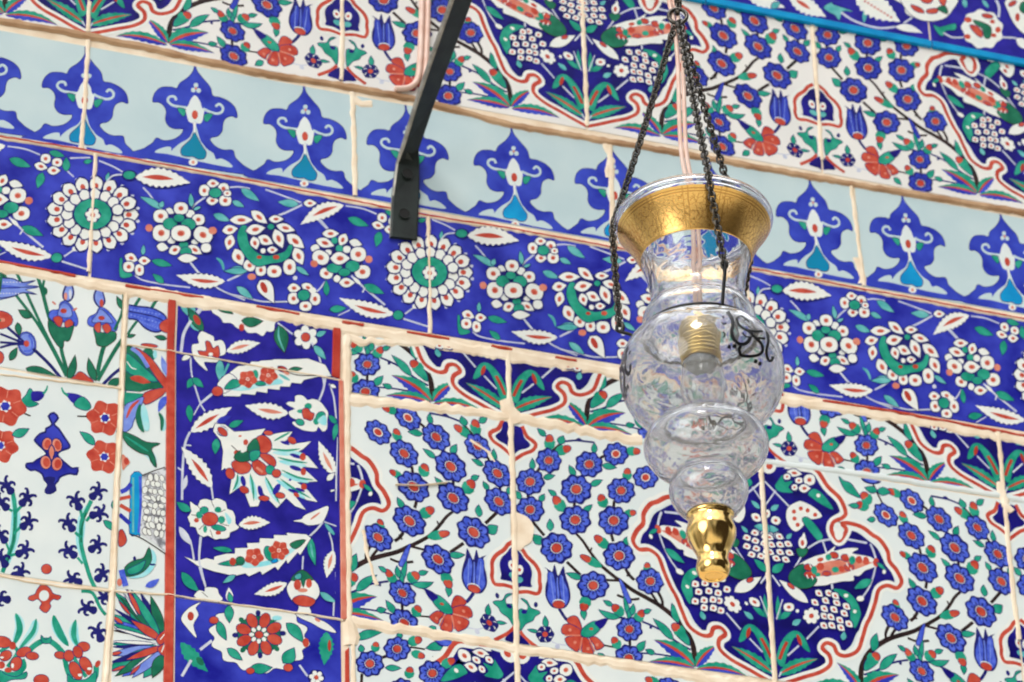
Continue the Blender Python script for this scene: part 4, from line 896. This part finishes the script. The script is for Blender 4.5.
def gilded():
    m, nt, b, out = nodes('engraved gilding')
    N = lambda t: nt.nodes.new(t)
    u = N('ShaderNodeUVMap'); sp = N('ShaderNodeSeparateXYZ'); nt.links.new(u.outputs[0], sp.inputs[0])
    mp = N('ShaderNodeMapping'); mp.inputs['Scale'].default_value = (78, 9, 1); nt.links.new(u.outputs[0], mp.inputs[0])
    vo = N('ShaderNodeTexVoronoi'); vo.feature = 'DISTANCE_TO_EDGE'; vo.voronoi_dimensions = '2D'; vo.inputs['Scale'].default_value = 1
    nz = N('ShaderNodeTexNoise'); nz.inputs['Scale'].default_value = 1.3; nt.links.new(mp.outputs[0], nz.inputs['Vector'])
    ad = N('ShaderNodeVectorMath'); ad.operation = 'MULTIPLY_ADD'; nt.links.new(nz.outputs['Color'], ad.inputs[0]); ad.inputs[1].default_value = (1.3, 1.3, 0); nt.links.new(mp.outputs[0], ad.inputs[2]); nt.links.new(ad.outputs[0], vo.inputs['Vector'])
    def math_(op, a, b_=None):
        q = N('ShaderNodeMath'); q.operation = op
        for i, z in enumerate((a, b_)):
            if z is None: continue
            if isinstance(z, (int, float)): q.inputs[i].default_value = z
            else: nt.links.new(z, q.inputs[i])
        return q.outputs[0]
    curl = math_('LESS_THAN', vo.outputs['Distance'], .07)
    def line(v, per, off, wd): return math_('LESS_THAN', math_('ABSOLUTE', math_('SUBTRACT', math_('FRACT', math_('ADD', math_('MULTIPLY', v, per), off)), .5)), wd)
    vert = math_('MAXIMUM', line(sp.outputs['X'], 12, .5, .012), line(sp.outputs['X'], 12, .36, .012))
    hor = None
    for c in (.07, .12, .84, .9): 
        l = math_('LESS_THAN', math_('ABSOLUTE', math_('SUBTRACT', sp.outputs['Y'], c)), .014); hor = l if hor is None else math_('MAXIMUM', hor, l)
    inner = math_('MULTIPLY', math_('GREATER_THAN', sp.outputs['Y'], .17), math_('LESS_THAN', sp.outputs['Y'], .8))
    eng = math_('MAXIMUM', math_('MAXIMUM', vert, hor), math_('MULTIPLY', curl, inner))
    mx = N('ShaderNodeMix'); mx.data_type = 'RGBA'; nt.links.new(math_('MULTIPLY', eng, .75), mx.inputs[0]); mx.inputs[6].default_value = rgb((252, 206, 124)); mx.inputs[7].default_value = rgb((190, 140, 72))
    nt.links.new(mx.outputs[2], b.inputs['Base Color']); b.inputs['Metallic'].default_value = 1; b.inputs['Roughness'].default_value = .27
    bp = N('ShaderNodeBump'); bp.inputs['Strength'].default_value = .25; bp.inputs['Distance'].default_value = .0005; bp.invert = True; nt.links.new(eng, bp.inputs['Height']); nt.links.new(bp.outputs[0], b.inputs['Normal'])
    return m
M_GLASS = glass('blown glass', (.975, .98, .985, 1), 0, .24, .08)
M_BULB = glass('bulb glass', (.97, .97, .97, 1), .02)
M_GOLD = simple('polished gold', (255, 214, 132), .12, 1)
M_BRASS = noisy('brass', (206, 168, 84), (236, 204, 120), 60, .28, 1, .1)
M_CHAIN = noisy('blackened steel', (48, 46, 44), (112, 107, 100), 400, .32, .9, .1)
M_WIRE = simple('black wire', (16, 15, 16), .4, .3)
M_INK = simple('black enamel', (14, 14, 18), .35)
M_CORD = noisy('pink cable', (222, 182, 164), (240, 212, 198), 60, .32, 0, .1)
M_IRON = noisy('dark green black iron', (14, 22, 20), (34, 44, 40), 50, .5, .2, .3)
M_EDGE = noisy('worn lit iron edge', (128, 126, 118), (176, 172, 160), 90, .5, .3, .3)  # worn narrow side, the light it catches painted in as paler grey
M_HOLE_SHADE = simple('painted hole shade', (5, 5, 5), .8)  # black disc painted in for the shade inside a hole
M_GREY = simple('grey ceramic', (120, 126, 126), .5)

def link(name, v, f, mat, parent=None, smooth=True, mats=None, mi=None, uvs=None):
    me = bpy.data.meshes.new(name); me.from_pydata([tuple(q) for q in v], [], f)
    for m in (mats or [mat]): me.materials.append(m)
    if mi: me.polygons.foreach_set('material_index', mi)
    me.polygons.foreach_set('use_smooth', [smooth]*len(f))
    if uvs:
        l = me.uv_layers.new(name='uv')
        for p in me.polygons:
            for li, vi in zip(p.loop_indices, p.vertices): l.data[li].uv = uvs[vi]
    me.update()
    o = bpy.data.objects.new(name, me); C.objects.link(o)
    if parent: o.parent = parent
    return o
def tube(path, r, n=8, closed=False):
    v = []; f = []; m = len(path); up = None
    for i, p in enumerate(path):
        a = path[(i-1) % m] if closed or i else p; b = path[(i+1) % m] if closed or i < m-1 else p
        t = (b-a).normalized()
        if up is None: up = t.orthogonal().normalized()
        up = (up-t*up.dot(t)).normalized(); s = t.cross(up)
        for k in range(n):
            an = 2*PI*k/n; v.append(p+(up*math.cos(an)+s*math.sin(an))*r)
    for i in range(m if closed else m-1):
        j = (i+1) % m
        for k in range(n): f.append((i*n+k, i*n+(k+1) % n, j*n+(k+1) % n, j*n+k))
    if not closed: f += [tuple(range(n))[::-1], tuple(range((m-1)*n, m*n))]
    return v, f
def merge(parts):
    v = []; f = []
    for a, b in parts:
        o = len(v); v += a; f += [tuple(i+o for i in q) for q in b]
    return v, f
def spl3(P, n=8):
    out = []; m = len(P)
    for i in range(m-1):
        a, b, c, d = P[max(i-1, 0)], P[i], P[i+1], P[min(i+2, m-1)]
        for k in range(n):
            t = k/n; out.append(.5*(2*b+(c-a)*t+(2*a-5*b+4*c-d)*t*t+(3*b-a-3*c+d)*t**3))
    return out+[P[-1]]

# ---- paving of the court in front of the wall
def paving():
    m, nt, b, out = nodes('court paving')
    tc = nt.nodes.new('ShaderNodeTexCoord'); bk = nt.nodes.new('ShaderNodeTexBrick'); bk.inputs['Scale'].default_value = 1; bk.inputs['Brick Width'].default_value = .8; bk.inputs['Row Height'].default_value = .5; bk.inputs['Mortar Size'].default_value = .008
    bk.inputs['Color1'].default_value = rgb((206, 196, 178)); bk.inputs['Color2'].default_value = rgb((188, 180, 164)); bk.inputs['Mortar'].default_value = rgb((130, 122, 110))
    nt.links.new(tc.outputs['Object'], bk.inputs['Vector']); nt.links.new(bk.outputs['Color'], b.inputs['Base Color']); b.inputs['Roughness'].default_value = .6
    return m
fl = link('floor', [(-6, -9, -.1), (6, -9, -.1), (6, .1, -.1), (-6, .1, -.1), (-6, -9, 0), (6, -9, 0), (6, .1, 0), (-6, .1, 0)], [(3, 2, 1, 0), (4, 5, 6, 7), (0, 1, 5, 4), (1, 2, 6, 5), (2, 3, 7, 6), (3, 0, 4, 7)], paving(), None, False)
fl['kind'] = 'structure'; fl['label'] = 'pale stone paving of the court below the wall'; fl['category'] = 'floor'

# ---- the glass lamp: a true vertical axis half a metre in front of the wall
ZL = 2.75
AX = at_depth(700.5, 345, ZL)
def project(p):
    q = (p[0]-CP[0], (H0-p[2])-CP[1], p[1]-CP[2])
    c = [sum(RC[i][k]*q[k] for k in range(3)) for i in range(3)]
    return (512+FOC*c[0]/c[2], 341+FOC*c[1]/c[2], c[2])
def axis_at(y):                              # point of the axis seen at picture height y
    lo, hi = -1.0, 1.0
    for _ in range(50):
        m = (lo+hi)/2
        if project((AX[0], AX[1], AX[2]+m))[1] > y: lo = m
        else: hi = m
    z = AX[2]+lo
    return z, project((AX[0], AX[1], z))[2]/FOC
Z0 = axis_at(578)[0]                         # lowest point of the lamp
lamp = bpy.data.objects.new('hanging_lamp', None); C.objects.link(lamp); lamp.location = (AX[0], AX[1], Z0)
lamp['label'] = 'clear glass lamp with gold rim, black script and gold finial, hanging on three dark chains'
lamp['category'] = 'lamp'
def prof(s):                                 # 'r y r y ...' in pixels -> (radius, height above the lamp's foot)
    out = []
    for r, y in pts(s):
        z, k = axis_at(y); out.append((r*k, z-Z0))
    return out
def lathe(P, n=72, cap=False):
    v = []; f = []; m = len(P)
    for r, z in P:
        for k in range(n): v.append(Vector((max(r, 1e-5)*math.cos(2*PI*k/n), max(r, 1e-5)*math.sin(2*PI*k/n), z)))
    for i in range(m-1):
        for k in range(n): f.append((i*n+k, (i+1)*n+k, (i+1)*n+(k+1) % n, i*n+(k+1) % n))
    return v, f
def shell(P, th):
    Q = []
    for i, p in enumerate(P):
        a, b = P[max(i-1, 0)], P[min(i+1, len(P)-1)]; dx, dz = b[0]-a[0], b[1]-a[1]; l = math.hypot(dx, dz) or 1
        Q.append((max(p[0]+dz/l*th, 0), p[1]-dx/l*th))
    return Q
sm = lambda P, n=3: spline(P, False, n)
BODY = sm(prof("70 223 71.5 219.6 75 217.8 78.2 218.8 79.8 222 78.8 225.4 75.6 229 69.6 235.5 64 244 57.5 256 52.5 269 49 283 47.4 294 47.8 302 50.5 309 54.4 314 56.8 319.5 57 325 55.6 331.5 54.2 335.5 55.2 337.4 60 338.6 68 341.5 75.5 350 80.5 361 82.6 374 81.6 386 77.5 397.5 70 408 59 417 48 422.3 43 424.6 45.5 426.5 53 430 59.5 436 62.6 444 61.8 452.5 57 460.5 48 467.5 38 472 32 474.3 33 476.5 37 481 39.8 488 39.4 495 36.5 502 31.5 508.5 26 514 22.4 518 20 521.5 12 524 0 524.5"))
INN = [q for q in shell(BODY, .0029)]
v, f = lathe(BODY+[q for q in INN[::-1]][1:]+[BODY[0]], 96)
body = link('glass_body', v, f, M_GLASS, lamp)
GP = sm(prof("76.2 228.4 70.2 235.6 64.6 243.8 58 255.8 55.6 261"))
GO = [(r+.00035, z) for r, z in GP]; GI = [(r+.00012, z) for r, z in GP]
def lathe_uv(P, vals, n=96):
    v = []; f = []; uvs = []
    for (r, z), t in zip(P, vals):
        for k in range(n+1): v.append((r*math.cos(2*PI*k/n), r*math.sin(2*PI*k/n), z)); uvs.append((k/n, t))
    for i in range(len(P)-1):
        for k in range(n): f.append((i*(n+1)+k, (i+1)*(n+1)+k, (i+1)*(n+1)+k+1, i*(n+1)+k+1))
    return v, f, uvs
m_ = len(GO); tv = [1-i/(m_-1) for i in range(m_)]
v, f, uvs = lathe_uv(GO+GI[::-1]+[GO[0]], tv+tv[::-1]+[1])
o = link('gilded_band', v, f, gilded(), lamp, uvs=uvs); o['label'] = 'engraved gold band under the flared rim'
v, f = lathe(sm(prof("0 512.5 19 512.6 23.2 514 24 517 22.6 520 23.2 524 25 530 25 534 23.6 539.5 20 547 16.8 553 15.6 558 16.2 562.5 17.2 566 16.8 570.5 15 574.5 12.5 576.6 9 576.8 8.6 575.8 5 575.8 0 576")), 64)
o = link('finial', v, f, M_GOLD, lamp); o['label'] = 'polished gold baluster finial'
# bulb and socket
sock = [(0, 318.5), (17, 318.7), (19.5, 320.5), (19.8, 323)]
for i in range(10): sock += [(20.6, 324.4+i*3.7), (20.6, 325.6+i*3.7), (18.9, 326.6+i*3.7), (18.9, 327.4+i*3.7)]
sock += [(20.3, 361.5), (18.5, 362.2), (17.8, 360), (0, 359.5)]
v, f = lathe(prof(" ".join(f"{a} {b}" for a, b in sock)), 56); so_ = link('lamp_socket', v, f, M_BRASS, lamp); so_['label'] = 'ribbed brass bulb socket'
bp_ = sm(prof("18.5 361.5 20 367 21.6 374 22.6 382 22.4 391 19.8 400 13.5 407.5 6 411.4 0 412.2")); bi_ = shell(bp_, .0008)
v, f = lathe(bp_+bi_[::-1], 48); link('light_bulb', v, f, M_BULB, lamp)
v, f = lathe(prof("0 361.8 16.9 362 16.9 364.5 14.5 367.5 8 369 0 369.4"), 24); link('bulb_mount', v, f, M_GREY, bpy.data.objects['light_bulb'])
# black wire ring round the collar
zr, kr = axis_at(335.4); zr -= Z0; RR = 57.4*kr
u1 = Vector((RC[0][0], RC[0][2], 0)).normalized(); u2 = Vector((-RC[2][0], -RC[2][2], 0)).normalized()   # picture right / toward the viewer, on the level
def polar(a, r, z): 
    a = math.radians(a); q = u1*math.cos(a)*r+u2*math.sin(a)*r; return Vector((q.x, q.y, z))
v, f = tube([polar(a, RR+.0004, zr) for a in range(0, 360, 4)], .0014, 8, True)
link('wire_ring', v, f, M_WIRE, lamp)
# suspension ring and rod above
zt, kt = axis_at(16); zt -= Z0; TOP = u1*(-4.0*kt)   # the lamp hangs a touch out of true
def ringpath(c, r, ex, ez, n=28): return [c+ex*math.cos(2*PI*i/n)*r+ez*math.sin(2*PI*i/n)*r for i in range(n)]
v, f = tube(ringpath(TOP+Vector((0, 0, zt)), 9*kt, u1, Vector((0, 0, 1))), 2.1*kt, 8, True)
o = link('suspension_ring', v, f, M_CHAIN, lamp)
zk = zt+8.5*kt
hk = [Vector((0, 0, zk-3*kt))+u2*3*kt, Vector((0, 0, zk-5*kt)), Vector((0, 0, zk-3*kt))-u2*3*kt, Vector((0, 0, zk+4*kt))-u2*4*kt, Vector((0, 0, zk+14*kt))-u2*1*kt, Vector((0, 0, zk+30*kt)), Vector((0, 0, zk+260*kt))]
hk = [q+TOP for q in hk]; a = tube(spl3(hk, 6), 2.6*kt, 8); b = tube([q+u1*3.2*kt for q in spl3(hk[3:], 4)], 1.8*kt, 8)
v, f = merge([a, b]); link('hanging_rod', v, f, M_CHAIN, lamp)
# three chains and their wire hooks
def chain(name, path, pitch, L, W, rw):
    parts = []; seg = []; tot = 0
    for p, q in zip(path, path[1:]): seg.append((tot, p, q)); tot += (q-p).length
    n = int(tot/pitch)
    for i in range(n):
        s = (i+.5)*tot/n
        for t0, p, q in seg:
            if s <= t0+(q-p).length+1e-9: break
        d = (q-p).normalized(); c = p+d*(s-t0); s1 = d.cross(Vector((.31, .92, .1))).normalized(); s2 = d.cross(s1)
        an = (i % 2)*PI/2+.6; sd = s1*math.cos(an)+s2*math.sin(an)
        loop = []
        for k in range(12):
            t = 2*PI*k/12; x = math.cos(t); y = math.sin(t)
            loop.append(c+d*((L-W)/2*(1 if x > .01 else -1 if x < -.01 else 0)+x*W/2)+sd*y*W/2)
        parts.append(tube(loop, rw, 5, True))
    v, f = merge(parts)
    return link(name, v, f, M_CHAIN, lamp)
zrim, krim = axis_at(222); zrim -= Z0
for i, (a, ea, r0, er, eh) in enumerate(((183, 182, 80.6, 80, 10), (81, 67, 80.6, 64, 42), (-44, -46, 80.6, 60, 40))):
    top = TOP+Vector((0, 0, zt-9*kt))+polar(a, 3*kt, 0); rim = polar(a, r0*krim, zrim+.001); end = polar(ea, er*kr, zr+eh*kr)
    sag = [top.lerp(rim, t)-Vector((0, 0, 1))*.004*math.sin(PI*t) for t in (0, .2, .4, .6, .8, 1)]
    mid = polar(a, (r0+1)*krim, zrim-.006)
    c = chain('chain', sag+[mid]+[mid.lerp(end, t) for t in (.33, .66, 1)], .0046, .0070, .0056, .00098)
    rp = polar(70 if 60 < ea < 80 else a, RR+.0012, zr); e2 = end
    hook = [rp+Vector((0, 0, -.0012)), rp.lerp(e2, .5)+polar(a, .001, 0), e2+polar(a, .0012, -.001), e2+polar(a, .0016, .004), e2+polar(a, -.001, .0065), e2+polar(a, -.0028, .003), e2+polar(a, -.002, -.003)]
    v, f = tube(spl3(hook, 6), .0014, 7); link('wire_hook', v, f, M_WIRE, c)
# twin flex down to the socket
zs = axis_at(320)[0]-Z0
for sgn in (-1, 1):
    P = [Vector((0, 0, zk+260*kt))+u1*(sgn*2.5-12)*kt-u2*6*kt, Vector((0, 0, zk+40*kt))+u1*(sgn*2.5-10)*kt-u2*5*kt, Vector((0, 0, zt))+u1*(sgn*2.5-6)*kt-u2*3*kt, Vector((0, 0, zt-60*kt))+u1*(sgn*2.5-4)*kt, Vector((0, 0, zt-165*kt))+u1*(sgn*2.5-5.5)*kt, Vector((0, 0, zt-235*kt))+u1*(sgn*2.5+1.5)*kt, Vector((0, 0, zs+30*kt))+u1*(sgn*2.4)*kt, Vector((0, 0, zs-.004))+u1*sgn*2.4*kt]
    if sgn < 0: parts = [tube(spl3(P, 10), 2.35*kt, 8)]
    else: parts.append(tube(spl3(P, 10), 2.35*kt, 8))
v, f = merge(parts); o = link('lamp_cord', v, f, M_CORD, lamp); o['label'] = 'pale pink twin electric cord'
# black script painted round the globe
bv = BVHTree.FromPolygons([tuple(x.co) for x in body.data.vertices], [tuple(p.vertices) for p in body.data.polygons])
def on_glass(x, y):
    d = ray(x, y); o_ = Vector((CP[0], CP[2], H0-CP[1]))-lamp.location; dv = Vector((d[0], d[2], -d[1])).normalized()
    h = bv.ray_cast(o_, dv)
    return None if h[0] is None else h[0]+Vector((h[0].x, h[0].y, 0)).normalized()*.00035
def script(strokes):
    v = []; f = []
    for (fx, fy, k), s, w in strokes:
        P = pts(s); P = spline(P, False, 5) if len(P) > 2 else P
        L, R = ribbon(P, w, 0)
        rows = [(on_glass(fx+a[0]/k, fy+a[1]/k), on_glass(fx+b[0]/k, fy+b[1]/k)) for a, b in zip(L, R)]
        for (a, b), (c, d) in zip(rows, rows[1:]):
            if None in (a, b, c, d): continue
            o_ = len(v); v += [a, b, d, c]; f.append((o_, o_+1, o_+2, o_+3))
    return v, f
A_ = (700, 240, 4.875)
strokes = [(A_, s, w*1.12) for s, w in (("132 350 150 375 160 410 154 450 166 488 200 510 232 498 244 476", 15), ("178 380 190 415 225 440 268 447 305 445", 11), ("178 380 200 372 222 384 240 402", 7), ("205 425 240 450 262 470 225 472 205 452", 7), ("232 440 262 470 296 505 304 540 280 562 236 568 200 562 190 530 202 520", 13), ("280 478 316 482", 10), ("322 448 332 490 322 545 330 582 346 590 354 568", 12), ("134 520 150 524", 16), ("158 516 176 522", 16), ("262 590 278 596", 16), ("282 602 298 606", 16), ("104 402 116 412 128 404", 7), ("108 372 116 380", 8), ("112 448 122 462 114 474", 6), ("350 510 360 524", 6), ("214 392 226 386", 6))]
sv, sf = script(strokes)
# the same inscription painted at three places, as medallions round the globe
for k, a in enumerate((0, -118, 122)):
    R_ = Matrix.Rotation(math.radians(a), 3, 'Z')
    o = link('inscription', [R_ @ q for q in sv], sf, M_INK, lamp, False)
    o['label'] = 'black calligraphy painted on the globe'

# ---- iron bracket screwed through the frieze
br = bpy.data.objects.new('iron_bracket', None); C.objects.link(br)
bc = uv(405, 215); br.location = world(bc[0], bc[1], 0)
br['label'] = 'dark flat iron bracket screwed to the tiled wall beside the pink cable'; br['category'] = 'bracket'
org = br.location
def wp(x, y, w):                             # point seen at (x, y) standing w in front of the wall
    d = ray(x, y); s = (-CP[2]-w)/d[2]; return Vector((CP[0]+s*d[0], -w, H0-(CP[1]+s*d[1])))
secs = []
for (lx, ly), (rx_, ry_), w1, w2 in (((390.5, 236), (417.5, 239), .0045, .0045), ((392.5, 195), (419.5, 199), .0045, .0045), ((397, 163), (420, 168), .006, .0045), ((404.5, 145), (419.5, 150), .02, .008), ((418, 101), (434.5, 106), .062, .046), ((453, 0), (471, 6), .168, .150)):
    secs.append((wp(lx, ly, w1), wp(rx_, ry_, w2)))
dl = secs[-1][0]-secs[-2][0]; dr = secs[-1][1]-secs[-2][1]
secs.append((secs[-1][0]+dl*2.2, secs[-1][1]+dr*2.2))
v = []; f = []; mi = []
for i, (a, b) in enumerate(secs):
    t = (secs[min(i+1, len(secs)-1)][0]-secs[max(i-1, 0)][0]).normalized(); wd = (b-a).normalized(); n = t.cross(wd).normalized()
    if n.y < 0: n = -n                        # toward the wall
    th = .0042
    e = (b-a)*.06
    v += [a+n*.001-org, a+e-org, b-e-org, b+n*.001-org, b+n*th-org, a+n*th-org]
for i in range(len(secs)-1):
    for k in range(6):
        f.append((i*6+k, i*6+(k+1) % 6, i*6+6+(k+1) % 6, i*6+6+k)); mi.append(1 if k in (0, 5) and i > 0 or k == 5 else 0)
f += [tuple(range(6))[::-1], tuple(range(len(secs)*6-6, len(secs)*6))]; mi += [0, 0]
link('bar', v, f, None, br, False, [M_IRON, M_EDGE], mi)
for (x, y, w_) in ((407.5, 173.5, .0068), (404.5, 213.5, .0058)):
    c = wp(x, y, w_)-org; n_ = 20
    rg = [(.0056, 0), (.0056, .0006), (.0052, .0006), (.0048, .0002), (.00001, .0002)]
    v = []; f = []
    for r_, h in rg:
        for k in range(n_): v.append(c+Vector((r_*math.cos(2*PI*k/n_), -h, r_*math.sin(2*PI*k/n_))))
    for i in range(len(rg)-1):
        for k in range(n_): f.append((i*n_+k, i*n_+(k+1) % n_, i*n_+n_+(k+1) % n_, i*n_+n_+k))
    link('screw_hole', v, f, None, br, False, [M_IRON, M_HOLE_SHADE], [0]*n_+[0]*n_+[1]*2*n_)
# ---- twin electric cable stapled down the joint of the upper tiles
parts = []
for k, s in enumerate(("421 -160 421.3 -60 421 0 420 40 418.6 68 416 82 410 88.5 402 90.5 394 90.5", "427.5 -160 427.3 -60 427 0 426 40 424.6 70 423 84 422 92")):
    P = [world(*uv(x, y), .0032) for x, y in pts(s)]; parts.append(tube(spl3(P, 8), .0031, 8))
v, f = merge(parts)
c0 = world(*uv(424, 0), 0)
ec = link('electric_cable', [q-c0 for q in v], f, M_CORD); ec.location = c0
ec['label'] = 'pale pink twin cable running down the upper tiles behind the iron bracket'; ec['category'] = 'cable'
# ================================================================ camera and light
cam = bpy.data.cameras.new('camera'); co = bpy.data.objects.new('camera', cam); C.objects.link(co)
cam.sensor_width = 36; cam.lens = FOC/1024*36; cam.dof.use_dof = True; cam.dof.focus_distance = 2.85; cam.dof.aperture_fstop = 16
cam.clip_start = .05; cam.clip_end = 100
r, d, f = RC
ax = lambda q: Vector((q[0], q[2], -q[1]))
m3 = Matrix((ax(r), -ax(d), -ax(f))).transposed()
co.matrix_world = Matrix.Translation((CP[0], CP[2], H0-CP[1])) @ m3.to_4x4()
bpy.context.scene.camera = co
w = bpy.data.worlds.new('world'); bpy.context.scene.world = w; w.use_nodes = True
nt = w.node_tree; nt.nodes.clear()
out = nt.nodes.new('ShaderNodeOutputWorld'); bg = nt.nodes.new('ShaderNodeBackground'); nt.links.new(bg.outputs[0], out.inputs[0])
tc = nt.nodes.new('ShaderNodeTexCoord'); sp = nt.nodes.new('ShaderNodeSeparateXYZ'); nt.links.new(tc.outputs['Generated'], sp.inputs[0])
mp = nt.nodes.new('ShaderNodeMapRange'); mp.inputs[1].default_value = -1; mp.inputs[2].default_value = 1; nt.links.new(sp.outputs['Z'], mp.inputs[0])
cr = nt.nodes.new('ShaderNodeValToRGB'); e = cr.color_ramp.elements
e[0].position = 0; e[0].color = (.55, .5, .44, 1); e[1].position = 1; e[1].color = (4, 4.1, 4.2, 1)
for q, c in ((.44, (.52, .49, .44, 1)), (.5, (.62, .62, .60, 1)), (.56, (.85, .87, .9, 1)), (.74, (.9, .93, .96, 1)), (.83, (2.0, 2.05, 2.1, 1))):
    k = e.new(q); k.color = c
nt.links.new(mp.outputs[0], cr.inputs[0])
ns = nt.nodes.new('ShaderNodeTexNoise'); ns.inputs['Scale'].default_value = 2.2; ns.inputs['Detail'].default_value = 3; nt.links.new(tc.outputs['Generated'], ns.inputs['Vector'])
mr = nt.nodes.new('ShaderNodeMapRange'); mr.inputs[1].default_value = .35; mr.inputs[2].default_value = .65; mr.inputs[3].default_value = .35; mr.inputs[4].default_value = 1.5; nt.links.new(ns.outputs['Fac'], mr.inputs[0])
mx = nt.nodes.new('ShaderNodeVectorMath'); mx.operation = 'SCALE'; nt.links.new(cr.outputs[0], mx.inputs[0]); nt.links.new(mr.outputs[0], mx.inputs['Scale']); nt.links.new(mx.outputs[0], bg.inputs[0])
# the far side of the court: a bright opening to the left, a dark arcade to the right
def lobe(d, c0, c1):
    dt = nt.nodes.new('ShaderNodeVectorMath'); dt.operation = 'DOT_PRODUCT'; nt.links.new(tc.outputs['Generated'], dt.inputs[0]); dt.inputs[1].default_value = Vector(d).normalized()
    m = nt.nodes.new('ShaderNodeMapRange'); m.interpolation_type = 'SMOOTHSTEP'; m.inputs[1].default_value = c0; m.inputs[2].default_value = c1; nt.links.new(dt.outputs['Value'], m.inputs[0]); return m.outputs[0]
cur = mx.outputs[0]
for d, c0, c1, col in (((.55, -.83, -.05), .80, .84, (.06, .05, .045, 1)), ((.75, -.2, .5), .93, .95, (.07, .06, .05, 1)), ((-.86, -.5, .12), .93, .955, (6, 6, 5.9, 1))):
    q = nt.nodes.new('ShaderNodeMix'); q.data_type = 'RGBA'; nt.links.new(lobe(d, c0, c1), q.inputs[0]); nt.links.new(cur, q.inputs[6]); q.inputs[7].default_value = col; cur = q.outputs[2]
nt.links.new(cur, bg.inputs[0])
bg.inputs[1].default_value = .8
sun = bpy.data.lights.new('sun', 'SUN'); sun.energy = 1.45; sun.angle = math.radians(14); sun.color = (1, .97, .92)
so = bpy.data.objects.new('sun', sun); C.objects.link(so); so.location = (-2, -3, 8)
so.rotation_euler = Vector((-.5, -1.0, 1.1)).to_track_quat('Z', 'Y').to_euler()
sc = bpy.context.scene
sc.view_settings.view_transform = 'Standard'; sc.view_settings.look = 'None'; sc.view_settings.gamma = 1; sc.view_settings.use_curve_mapping = False
sc.view_settings.exposure = -.36
sc.cycles.max_bounces = 24; sc.cycles.transmission_bounces = 24; sc.cycles.transparent_max_bounces = 24
sc.cycles.sample_clamp_indirect = 6
sc.cycles.filter_width = 1.9
